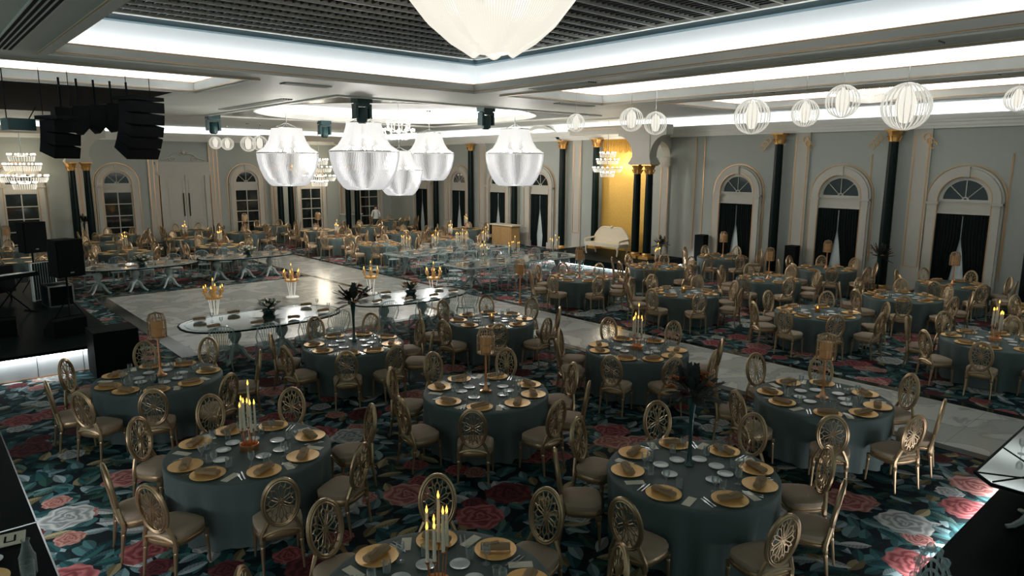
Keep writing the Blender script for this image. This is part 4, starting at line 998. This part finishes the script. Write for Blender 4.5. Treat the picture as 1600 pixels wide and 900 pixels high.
for (mx, my, poly, peds, lab), n in zip(MT, (4, 4, 4, 4, 6, 6)):
    hw = max(p[0] for p in poly); hh = max(p[1] for p in poly)
    for s in ((-1, 1) if n == 6 else (-1,) if my < 20 else (1,)):
        for i in range(n):
            x = -hw * .74 + 1.48 * hw * i / (n - 1); off = hh * ((1 - abs(x / hw) ** 2.2) ** .5 if n == 4 else 1)
            y = s * (off + .20); sh = lab.replace('mirrored table', 'mirror table')
            acrylic(mx + x, my + y, (0 if s < 0 else PI) + R.uniform(-.12, .12), 'clear acrylic chair, %s from left on the %s side of %s' % (ORD[i], 'near' if s < 0 else 'far', sh) if len(sh.split()) < 6 else 'acrylic chair, %s from left, %s side, %s' % (ORD[i], 'near' if s < 0 else 'far', sh))
    # settings along both long sides
    for s in (-1, 1):
        for i in range(n):
            x = -hw * .70 + 1.40 * hw * i / (n - 1); off = hh * ((1 - abs(x / hw) ** 2.2) ** .5 if n == 4 else 1); y = s * (off - .27); sd = '%s from left, %s side' % (ORD[i], 'near' if s < 0 else 'far')
            tag(inst('dinner_plate', ME_SAUCER, None, (mx + x, my + y, .762), 0), 'white plate, %s, %s' % (sd, lab), 'plate', 'white plates on the mirrored tables').scale = (1.45, 1.45, 1.3)
            tag(inst('napkin', ME_NAPKIN, None, (mx + x, my + y, .775), R.uniform(-.4, .4)), 'napkin on a white plate, %s, %s' % (sd, lab), 'napkin', 'napkins on the mirrored tables')
            if n == 6 or abs(x + .2) > .75: tag(inst('wine_glass', ME_GOBLET, None, (mx + x + .2, my + y - s * .15, .762), 0), 'wine glass, %s, %s' % (sd, lab), 'glass', 'wine glasses on the mirrored tables')
low_flowers(5.9, 14.75, .752, 'low dark green arrangement with white flowers on the curved mirrored table nearest the stage', .36, 'rosew', 9)
low_flowers(9.6, 14.75, .752, 'low green arrangement on the curved mirrored table beside the aisle', .34, 'peach', 5)
low_flowers(9.35, 25.05, .752, 'full cream rose bouquet on the far curved table at the dance floor corner', .40, 'rosew', 18)
low_flowers(5.75, 24.5, .752, 'full cream rose bouquet on the far left curved table', .42, 'rosew', 18)
for i, (x, y, n_, s_) in enumerate(((14.6, 17.95, 6, .15), (16.0, 18.0, 7, .26), (17.9, 17.9, 6, .22), (14.0, 21.8, 6, .2), (15.4, 21.9, 5, .16), (16.6, 21.8, 8, .3), (17.9, 21.9, 5, .16))):
    candelabra(x, y, .752, 'tall clear candle stand, %s from left on the %s' % (ORD[i if i < 3 else i - 3], 'mirrored table right of the aisle' if i < 3 else 'second long mirrored table'), .62, n_, True, 'clear candle stands on the long mirrored tables', s_)
# floor candelabra round the dance floor
for x, y, lab in ((6.0, 18.65, 'gold floor candelabrum left on the marble dance floor'), (8.75, 20.0, 'gold floor candelabrum farther back on the marble dance floor'), (10.9, 19.0, 'gold floor candelabrum beside the marble aisle behind the feather bouquet'), (12.3, 17.6, 'gold floor candelabrum at the right edge of the aisle')):
    t = thing('floor_candelabrum', lab, 'candelabrum', (x, y, .006), 0, 'floor candelabra on the dance floor'); t.scale = (1.2, 1.2, 1.25)
    m = MB().lathe([(.16, 0), (.16, .02), (.03, .04)], 16)
    for k in range(5): a = 2 * PI * k / 5; m.path([(.06 * math.cos(a), .06 * math.sin(a), .03), (.12 * math.cos(a), .12 * math.sin(a), .42)], .009, 5)
    m.build('crystal_stand', M['crystalcool'], t)
    m = MB(); m.lathe([(.05, .36), (.17, .40), (.18, .44), (.06, .46), (.03, .62), (.05, .66)], 14)
    for k in range(6): a = 2 * PI * k / 6; m.path([(0, 0, .45), (.13 * math.cos(a), .13 * math.sin(a), .42), (.20 * math.cos(a), .20 * math.sin(a), .52)], .014, 5); m.lathe([(.03, .52), (.045, .60), (.035, .60)], 8, (.20 * math.cos(a), .20 * math.sin(a), 0))
    m.build('gilded_bowl', M['charger'], t)
    for k in range(6): a = 2 * PI * k / 6; candle(t, .20 * math.cos(a), .20 * math.sin(a), .56, .07, .022)
    candle(t, 0, 0, .66, .12, .024)
lantern(13.5, 14.9, 0, 'standing cage lamp beyond the aisle near the mirrored table', .85, 1.25)

# ------------------------------------------------------------------ the stage and sound gear at left
t = thing('stage', 'dark stage with a glowing white front at the left edge', 'stage', (0, 15.2, 0))
MB().bb(X0, 3.15, 0.0, 9.6, .44, .50).build('deck', M['blkgloss'], t)
MB().bb(X0, 3.10, .10, .16, .0, .44).bb(3.06, 3.12, .16, 9.5, 0, .44).build('side_panel', M['stagefront'], t)
g = MB()
for i in range(8): g.bb(2.4 - i * .75, 2.406 - i * .75, .095, .10, .02, .42)
g.build('panel_joint', M['blk'], t); MB().bb(X0, 3.10, .085, .098, .0, .02).build('red_reflection_line', M['copper'], t)  # copper strip added to stand in for the red reflection along the foot
MB().bb(X0, 3.1, .03, .09, .425, .438).build('led_strip', M['led'], t)
area('stage_strip_light', (.6, 15.22, .43), (5.0, .04), (0, .35, -1), 22, COOL, 0)
def speaker(x, y, z, d, rz, label, grp='black loudspeakers on poles', pole=True):
    t = thing('loudspeaker', label, 'loudspeaker', (x, y, z), rz, grp); w, dp, h = d
    m = MB().prism([(-w / 2, -dp / 2), (w / 2, -dp / 2), (w * .36, dp / 2), (-w * .36, dp / 2)], 0, h); m.build('cabinet', M['blkgloss'] if False else M['blk'], t)
    MB().box((0, -dp / 2 - .008, h / 2), (w * .92, .016, h * .94)).build('grille', M['blk'], t); MB().box((0, -dp / 2 - .018, h * .12), (.08, .006, .03)).build('badge', M['steel'], t)
    return t
for x, y, z, lab in ((2.62, 22.6, 1.62, 'black loudspeaker on a pole farther back at the left edge'), (2.66, 18.0, 1.52, 'nearer black loudspeaker on a pole in front of the left columns')):
    speaker(x, y, z, (.58, .50, .82), .35, lab)
    s_ = thing('speaker_pole', 'black speaker pole under the ' + lab.split(' on a')[0] + (' farther back' if 'farther' in lab else ' nearer the camera'), 'stand', (x, y, .5), 0, 'black speaker poles')
    MB().path([(0, 0, 0), (0, 0, z - .5)], .022, 8).build('pole', M['blk'], s_)
    for k in range(3): a = k * 2.09 + .4; MB().path([(0, 0, .55), (.36 * math.cos(a), .36 * math.sin(a), .012)], .013, 6).build('leg', M['blk'], s_)
t = thing('subwoofer', 'big black bass box standing at the stage corner', 'loudspeaker', (2.84, 14.83, 0))
MB().box((0, 0, .45), (.76, .70, .86)).build('cabinet', M['blk'], t); MB().box((0, -.36, .45), (.70, .02, .78)).build('grille', M['blk'], t)
m = MB()
for q in (-.28, .28):
    for p in (-.26, .26): m.lathe([(.03, 0), (.03, .02)], 8, (q, p, 0))
m.build('foot', M['blk'], t)
t = thing('flight_case', 'black case with bright metal edges on the stage edge', 'case', (2.78, 20.3, .5), .12)
MB().box((0, 0, .26), (.52, .60, .50)).build('body', M['blkgloss'], t); m = MB()
for sx in (-1, 1):
    for sy in (-1, 1): m.box((sx * .26, sy * .30, .26), (.035, .035, .52))
    m.box((sx * .26, 0, .51), (.035, .62, .035)); m.box((sx * .26, 0, .015), (.035, .62, .03))
for sy in (-1, 1): m.box((0, sy * .30, .51), (.54, .035, .035)); m.box((0, sy * .30, .015), (.54, .035, .03))
m.build('metal_edge', M['steel'], t)
t = thing('stage_keyboard', 'dark keyboard on a cross stand on the stage', 'keyboard', (1.75, 19.6, .5), .5)
MB().box((0, 0, .90), (1.2, .34, .10)).build('body', M['blkgloss'], t); MB().box((0, -.08, .955), (1.1, .15, .012)).build('keys', M['porc'], t)
MB().path([(-.45, 0, .012), (.35, 0, .85)], .018, 6).path([(.45, 0, .012), (-.35, 0, .85)], .018, 6).box((-.45, 0, .012), (.04, .4, .024)).box((.45, 0, .012), (.04, .4, .024)).build('stand', M['blk'], t)
for x, y, rz, lab in ((2.35, 16.6, .3, 'low wedge monitor near the front of the stage'), (1.3, 17.3, -.2, 'low wedge monitor deeper on the dark stage')):
    t = thing('stage_monitor', lab, 'loudspeaker', (x, y, .5), rz, 'black wedge monitors')
    m = MB(); pr_ = [(-.22, 0), (.24, 0), (.24, .12), (-.10, .38), (-.22, .34)]; b = len(m.v)
    for xx in (-.32, .32): m.v += [Vector((xx, p, z)) for p, z in pr_]
    m.f += [tuple(range(5)), tuple(reversed(range(5, 10)))] + [(i, 5 + i, 5 + (i + 1) % 5, (i + 1) % 5) for i in range(5)]; m.build('cabinet', M['blk'], t)
    MB().quad((-.30, .24, .13), (.30, .24, .13), (.30, -.09, .39), (-.30, -.09, .39)).build('grille', M['blk'], t)
t = thing('slatted_panel', 'pale green slatted panel leaning on the stage between the loudspeakers', 'panel', (2.65, 21.3, .5), .5)
MB().box((0, 0, .50), (.60, .05, .98)).build('board', M['pedestal'], t)
m = MB()
for i in range(9): m.box((-.26 + i * .065, -.035, .50), (.03, .02, .94))
m.build('slat', M['curtain'], t); MB().box((.31, 0, .5), (.03, .07, 1.0)).box((-.31, 0, .5), (.03, .07, 1.0)).build('edge_strip', M['porc'], t)
for x, y, lab in ((1.6, 21.8, 'black armchair on the stage behind the keyboard'), (1.4, 23.5, 'black armchair farthest back on the stage')):
    t = thing('black_armchair', lab, 'armchair', (x, y, .5), .6, 'black armchairs on the stage')
    MB().box((0, 0, .33), (.60, .58, .20)).build('seat', M['blk'], t); MB().box((0, -.28, .62), (.66, .14, .60)).build('backrest', M['blk'], t)
    for s in (-1, 1): MB().box((s * .33, 0, .42), (.12, .60, .38)).build('armrest', M['blk'], t)
    for sx in (-1, 1):
        for sy in (-1, 1): MB().lathe([(.02, 0), (.03, .24)], 8, (sx * .28, sy * .24, 0)).build('leg', M['blk'], t)
# flown loudspeakers
def line_array(x, y, z, rz, n, wid, label):
    t = thing('line_array', label, 'loudspeaker', (x, y, z), rz, 'flown line array loudspeakers'); th = .0; py, pz = 0.0, 0.0
    for i in range(n):
        th = .04 + .11 * i; Mx = Matrix.Translation((0, py, pz)) @ Matrix.Rotation(th, 4, 'X')
        MB().prism([(-wid / 2, -.30), (wid / 2, -.30), (wid * .36, .28), (-wid * .36, .28)], -.23, 0).xf(Mx).build('cabinet', M['blk'], t)
        d = Mx.to_3x3() @ Vector((0, 0, -.24)); py += d.y; pz += d.z
    m = MB().box((0, 0, .06), (wid * .9, .7, .08)); m.path([(-.3, 0, .1), (-.3, 0, ZC - z)], .008, 4); m.path([(.3, 0, .1), (.3, 0, ZC - z)], .008, 4); m.build('rigging_frame', M['blk'], t)
line_array(4.35, 17.6, 5.36, .45, 5, .82, 'flown black line array at the right of the hanging cluster')
line_array(2.72, 17.4, 4.86, .45, 3, .55, 'flown black line array at the left of the hanging cluster')
for i in range(5):
    o = MB(); hx = .165; b = len(o.v); pr_ = [(-hx, .05), (0, -.14), (hx, .05), (hx, .50), (-hx, .50)]; o.v += [Vector((x, -.3, z)) for x, z in pr_] + [Vector((x, .3, z)) for x, z in pr_]; o.f += [tuple(range(5)), tuple(reversed(range(5, 10)))] + [(k, (k + 1) % 5, 5 + (k + 1) % 5, 5 + k)[::-1] for k in range(5)]; o.bb(-.02, .02, -.02, .02, .50, ZC - .02 - (4.72 + .045 * i))
    tag(o.build('hanging_speaker', M['blk'], None, (3.02 + i * .34, 18.75, 4.72 + .045 * i), .0), 'black hanging box, %s from left in the row between the line arrays' % ORD[i], 'loudspeaker', 'hanging boxes between the line arrays')
t = thing('hanging_projector', 'dark flat box hanging at far left beside the line array', 'projector', (2.10, 17.95, 4.66), .2)
MB().box((0, 0, .12), (.50, .42, .24)).build('body', M['teal'], t); MB().path([(-.2, 0, .24), (-.2, 0, ZC - 4.66)], .012, 4).path([(.2, 0, .24), (.35, 0, .5)], .012, 4).build('bracket', M['blk'], t)

# ------------------------------------------------------------------ far right: sofa, bar, boxes, floor vases, person
t = thing('white_sofa', 'ivory carved settee with double arched back in the gold alcove', 'sofa', (22.3, 19.25, .312), PI / 2)   # local -y (front) faces -x after rotation below
t.rotation_euler.z = -PI / 2
m = MB(); top = []
N_ = 24
for i in range(N_ + 1):
    x = -.92 + 1.84 * i / N_; k = abs(x) / .92; h = .94 + .20 * math.sin(PI * min(1, (1 - k) * 1.0 + .0) ** .8) * 1.0 if True else 0; h = .72 + .40 * max(0, 1 - ((k - .42) / .58) ** 2 if k > .42 else 1 - .16 * ((.42 - k) / .42) ** 3); top.append((x, h))
b = 0
for y in (.34, .40): m.v += [Vector((x, y, .46)) for x, h in top] + [Vector((x, y, h - .03)) for x, h in top]
n = N_ + 1
for i in range(N_): m.f += [(i, i + 1, n + i + 1, n + i), (2 * n + i, 3 * n + i, 3 * n + i + 1, 2 * n + i + 1)]
m.build('back_cushion', M['ivory'], t)
m = MB().path([(-.95, .37, .40)] + [(x, .37, h) for x, h in top] + [(.95, .37, .40)], .045, 6); m.ball((0, .36, 1.13), .07); m.path([(-.95, .37, .40), (.95, .37, .40)], .04, 6); m.build('carved_frame', M['ivory'], t)
MB().box((0, .02, .42), (1.84, .66, .14)).build('seat', M['ivory'], t)
for s in (-1, 1): MB().path([(s * .93, .36, .66), (s * .95, 0, .64), (s * .94, -.26, .60), (s * .93, -.28, .40)], .04, 6).build('armrest', M['ivory'], t)
for s in (-1, 1):
    for y in (-.27, .33): MB().path([(s * .84, y, .36), (s * .88, y, .2), (s * .84, y, 0)], [.05, .038, .03], 6).build('leg', M['ivory'], t)
t = thing('bar_counter', 'honey wood counter with pale top by the far window wall', 'counter', (22.9, 26.4, 0))
MB().box((0, 0, .52), (.55, 1.5, 1.04)).build('body', M['honey'], t); MB().box((0, 0, 1.07), (.68, 1.75, .06)).build('worktop', M['ivory'], t)
for q in (-.37, .37): MB().box((-.285, q, .52), (.02, .62, .84)).build('door_panel', M['honey'], t)
t = thing('console_table', 'pale green console cabinet against the back wall', 'cabinet', (20.9, 38.55, 0)); MB().box((0, 0, .5), (1.1, .5, 1.0)).build('body', M['pedestal'], t); MB().box((0, 0, 1.03), (1.25, .6, .06)).build('top', M['porc'], t)
for y, h, lab in ((15.45, 1.35, 'slim black column speaker against the wall right of the alcove'), (11.72, 1.25, 'slim black column speaker left of the middle curtained window')):
    speaker(XR - .35, y, 0, (.42, .40, h), -PI / 2, lab, 'black column speakers at the window wall')
bouquet(22.0, 16.2, 0, 'dark floor vase with pale and peach blooms beside the alcove platform', .95, .48, ('rosew', 'peach'), 'floor vases with flowers')
bouquet(XR - .80, 8.62, 0, 'orange blooms in a dark floor vase before the tall green column', 1.15, .50, ('peach', 'peach', 'peach'), 'floor vases with flowers')
bouquet(6.6, 38.2, 0, 'dark floor vase beside the far left columns', 1.2, .5, ('burg',), 'floor vases with flowers')
def person(x, y, rz):
    t = thing('person', 'person in a white shirt and dark trousers standing with forearms raised, far back', 'person', (x, y, 0), rz)
    me = bpy.data.meshes.new('person_body'); o = bpy.data.objects.new('body', me); COL.objects.link(o); o.parent = t
    V = [((0, 0, .98), .15), ((0, 0, 1.15), .135), ((0, .01, 1.35), .155), ((0, 0, 1.47), .09), ((0, 0, 1.53), .05), ((0, -.01, 1.62), .085), ((0, -.01, 1.72), .08),
         ((.17, 0, 1.42), .06), ((.23, -.02, 1.18), .045), ((.20, -.26, 1.12), .036), ((.19, -.36, 1.13), .03), ((-.17, 0, 1.42), .06), ((-.23, -.02, 1.18), .045), ((-.20, -.26, 1.12), .036), ((-.19, -.36, 1.13), .03),
         ((.10, 0, .90), .10), ((.11, -.01, .50), .065), ((.11, .02, .09), .045), ((.11, -.10, .04), .04), ((-.10, 0, .90), .10), ((-.11, -.01, .50), .065), ((-.11, .02, .09), .045), ((-.11, -.10, .04), .04)]
    E_ = [(0, 1), (1, 2), (2, 3), (3, 4), (4, 5), (5, 6), (3, 7), (7, 8), (8, 9), (9, 10), (3, 11), (11, 12), (12, 13), (13, 14), (0, 15), (15, 16), (16, 17), (17, 18), (0, 19), (19, 20), (20, 21), (21, 22)]
    for s, wi, base in ((1, 10, (.19, -.36, 1.13)), (-1, 14, (-.19, -.36, 1.13))):     # five fingers to each hand
        for k in range(5):
            a = (k - 2) * .016; i0 = len(V); L = (.045, .075, .085, .078, .06)[k]
            V.append(((base[0] + a, base[1] - .04 - L * .5, base[2] + .006), .008)); V.append(((base[0] + a * 1.15, base[1] - .04 - L, base[2] - .014), .007)); E_ += [(wi, i0), (i0, i0 + 1)]
    me.from_pydata([v for v, r in V], E_, [])
    sk = o.modifiers.new('Skin', 'SKIN')
    for i, (v, r) in enumerate(V): me.skin_vertices[0].data[i].radius = (r, r)
    me.skin_vertices[0].data[0].use_root = True
    o.modifiers.new('Subdivision', 'SUBSURF').levels = 2; o.modifiers['Subdivision'].render_levels = 2
    sm = bpy.data.materials.new('person skin and clothes'); sm.use_nodes = True; N, L = nodes(sm); tc = N.new('ShaderNodeTexCoord'); sp = N.new('ShaderNodeSeparateXYZ'); L.new(tc.outputs['Object'], sp.inputs[0])
    rp = N.new('ShaderNodeValToRGB'); rp.color_ramp.interpolation = 'CONSTANT'; e = rp.color_ramp.elements; e[0].position = 0; e[0].color = (.01, .01, .012, 1); e[1].position = .035; e[1].color = (.012, .02, .024, 1)
    for p, c in ((.50, (.6, .6, .57)), (.755, (.45, .28, .20))): q = e.new(p); q.color = (*c, 1)
    dv = N.new('ShaderNodeMath'); dv.operation = 'MULTIPLY'; dv.inputs[1].default_value = .5; L.new(sp.outputs[2], dv.inputs[0]); L.new(dv.outputs[0], rp.inputs[0])
    mk = N.new('ShaderNodeMath'); mk.operation = 'LESS_THAN'; mk.inputs[1].default_value = -.30; L.new(sp.outputs[1], mk.inputs[0])
    mx = N.new('ShaderNodeMix'); mx.data_type = 'RGBA'; L.new(mk.outputs[0], mx.inputs[0]); L.new(rp.outputs[0], mx.inputs[6]); mx.inputs[7].default_value = (.45, .28, .20, 1); L.new(mx.outputs[2], N['Principled BSDF'].inputs['Base Color'])
    me.materials.append(sm)
    MB().lathe([(.092, .01), (.096, .05), (.085, .10), (.05, .135), (.005, .145)], 14, (0, .012, 1.645)).build('hair', M['hair'], t)
    m = MB().ball((0, -.095, 1.645), .014, 6, 4, 1.4)
    m.build('nose', M['skin'], t); MB().ball((-.03, -.088, 1.675), .010, 6, 4).ball((.03, -.088, 1.675), .010, 6, 4).build('eyes', M['hair'], t); MB().box((0, -.09, 1.605), (.045, .012, .008)).build('mouth', M['burg'], t)
person(20.35, 34.7, -.6)

# ------------------------------------------------------------------ foreground edges: black tables cut by the frame
t = thing('black_table', 'glossy black table along the lower left edge', 'table', (0, 0, 0), 0)
MB().bb(-1.6, .64, 2.5, 10.4, .70, .745).build('table_top', M['blkgloss'], t); MB().bb(-1.55, .60, 2.55, 10.35, .12, .70).build('front_panel', M['blk'], t); MB().bb(-1.5, .52, 2.6, 10.3, 0, .12).build('plinth', M['blk'], t)
m = MB().bb(-1.6, .64, 7.25, 7.275, .745, .749).bb(.635, .648, 2.5, 10.4, .735, .749); m.build('metal_line', M['steel'], t)
MB().bb(.605, .62, 2.6, 10.3, .66, .69).build('led_strip', M['led'], t)
area('table_strip_light', (.66, 6.5, .66), (7.6, .03), (.55, 0, -1), 26, COOL, PI / 2)
t = thing('glass_carafe', 'clear glass carafe on the black table in the lower left corner', 'carafe', (.47, 6.33, .747)); MB().lathe([(.055, 0), (.06, .01), (.06, .16), (.03, .22), (.026, .28), (.034, .30), (.031, .30), (.023, .28), (.055, .15), (.05, .012), (.001, .01)], 18, cap=False).build('bottle', M['glass'], t)
t = thing('glass_carafe', 'second clear glass beside the carafe in the lower left corner', 'carafe', (.45, 6.14, .747)); MB().lathe([(.045, 0), (.05, .20), (.047, .20), (.04, .01), (.001, .01)], 18, cap=False).build('bottle', M['glass'], t)
t = thing('picture_card', 'cream card with a dark letter on the black table at lower left', 'card', (.42, 7.05, .75), -.15); MB().box((0, 0, .004), (.22, .24, .008)).build('card', M['paper'], t)
MB().box((-.035, .0, .0095), (.016, .12, .002)).box((.035, 0, .0095), (.016, .12, .002)).box((0, -.055, .0095), (.07, .016, .002)).build('letter', M['blk'], t)
tag(inst('charger_plate', ME_CHARGER, None, (.18, 6.42, .747), 0), 'gold charger plate on the black table at the lower left corner', 'plate', 'gold charger plates on the round tables')
tag(inst('side_plate', ME_SAUCER, None, (.26, 6.75, .747), 0), 'small white plate on the black table at the left edge', 'plate', 'small white plates round the centrepieces')
# lower right: black platform, mirrored table, dark armchair
t = thing('black_platform', 'black platform with a lit foot at the lower right corner', 'platform', (0, 0, 0))
MB().prism([(5.2, -2.5), (10.6, -2.5), (10.6, 1.93), (5.2, 1.93)], .05, .22).build('deck', M['blkgloss'], t); MB().bb(5.25, 10.5, -2.4, 1.99, .0, .05).build('led_strip', M['led'], t)
area('platform_strip_light', (8.6, 2.03, .06), (3.4, .03), (0, 1, -.5), 16, COOL, 0)
t = thing('mirrored_corner_table', 'mirrored table with faceted top at the lower right edge', 'table', (9.6, 1.05, .22), 0)
MB().prism([(-1.40, .70), (-1.2, .90), (1.4, .90), (1.4, -.9), (-1.40, -.9)], .49, .53).build('mirror_top', M['mirror'], t)
m = MB()
for a_, b_ in (((-1.35, .7), (1.3, -.6)), ((-1.2, .88), (-.2, -.9)), ((-.2, .88), (-1.35, -.2)), ((.9, .88), (-.6, -.88))): m.path([(*a_, .532), (*b_, .532)], .008, 4)
m.path([(-1.40, .70, .52), (-1.2, .90, .52), (1.4, .90, .52), (1.4, -.9, .52), (-1.40, -.9, .52)], .02, 4, True); m.build('bevel_line', M['blkgloss'], t)
for x, y in ((-.9, .3), (.9, .3), (0, -.5)): inst('pedestal', ME_PED, t, (x, y, 0)).scale = (1, 1, .68)
tag(inst('charger_plate', ME_CHARGER, None, (9.75, 1.62, .757), 0), 'gold charger plate on the mirrored table at the right edge, farther one', 'plate', 'gold charger plates on the round tables')
tag(inst('charger_plate', ME_CHARGER, None, (8.78, 1.32, .757), 0), 'gold charger plate on the mirrored table at the right edge, nearer one', 'plate', 'gold charger plates on the round tables')
for i, (x, y) in enumerate(((9.35, 1.75), (9.5, 1.35), (9.15, 1.5))): tag(inst('wine_glass', ME_GOBLET, None, (x, y, .752), 0), 'clear wine glass, %s on the mirrored corner table' % ('farthest', 'middle', 'nearest')[i], 'glass', 'wine glasses on the mirrored corner table')
t = thing('baroque_armchair', 'black carved armchair at the lower right edge', 'armchair', (7.75, 1.05, .232), .15)
MB().box((0, 0, .34), (.62, .58, .16)).build('seat', M['blkgloss'], t)
m = MB(); pts = []
for i in range(25): u = -1 + 2 * i / 24; pts.append((u * .33, -.30 - .03 * (1 - u * u), .45 + .62 * (1 - abs(u) ** 4)))
m.path(pts, .035, 6); b = len(m.v); k = len(pts)
for y in (-.01, .03): m.v += [Vector((x, q + y, .42)) for x, q, z in pts] + [Vector((x, q + y, z)) for x, q, z in pts]
for i in range(k - 1): m.f += [(b + i, b + i + 1, b + k + i + 1, b + k + i), (b + 2 * k + i, b + 3 * k + i, b + 3 * k + i + 1, b + 2 * k + i + 1)]
m.build('backrest', M['blkgloss'], t)
for s in (-1, 1): MB().path([(s * .33, -.30, .72), (s * .36, 0, .66), (s * .35, .24, .62), (s * .33, .27, .42)], .032, 6).build('armrest', M['blkgloss'], t)
for s in (-1, 1):
    for y in (-.25, .25): MB().path([(s * .27, y, .28), (s * .30, y * 1.1, .12), (s * .27, y * 1.15, 0)], [.04, .03, .025], 6).build('leg', M['blkgloss'], t)
t = thing('lace_back_chair', 'clear carved chair back showing at the bottom right edge', 'chair', (5.36, 1.60, .223), .75); t.scale = (1, 1, 1.14)
m = MB()
for k in range(5):
    r = .30 - .05 * k; m.path([(r * math.cos(PI * i / 14) * 1.0, -.22, .40 + .42 * (r / .30) * math.sin(PI * i / 14) ** .8) for i in range(15)], .012, 5)
for k in range(9): a = PI * (k + .5) / 9; m.path([(.03 * math.cos(a), -.22, .42), (.30 * math.cos(a), -.22, .42 + .38 * math.sin(a))], .009, 4); m.ball((.31 * math.cos(a), -.22, .42 + .41 * math.sin(a)), .035, 7, 5)
m.build('carved_back', M['acryl'], t); MB().box((0, 0, .36), (.50, .48, .06)).build('seat', M['acryl'], t)
for s in (-1, 1):
    for y in (-.2, .2): MB().path([(s * .2, y, .34), (s * .22, y, 0)], .018, 6).build('leg', M['acryl'], t)
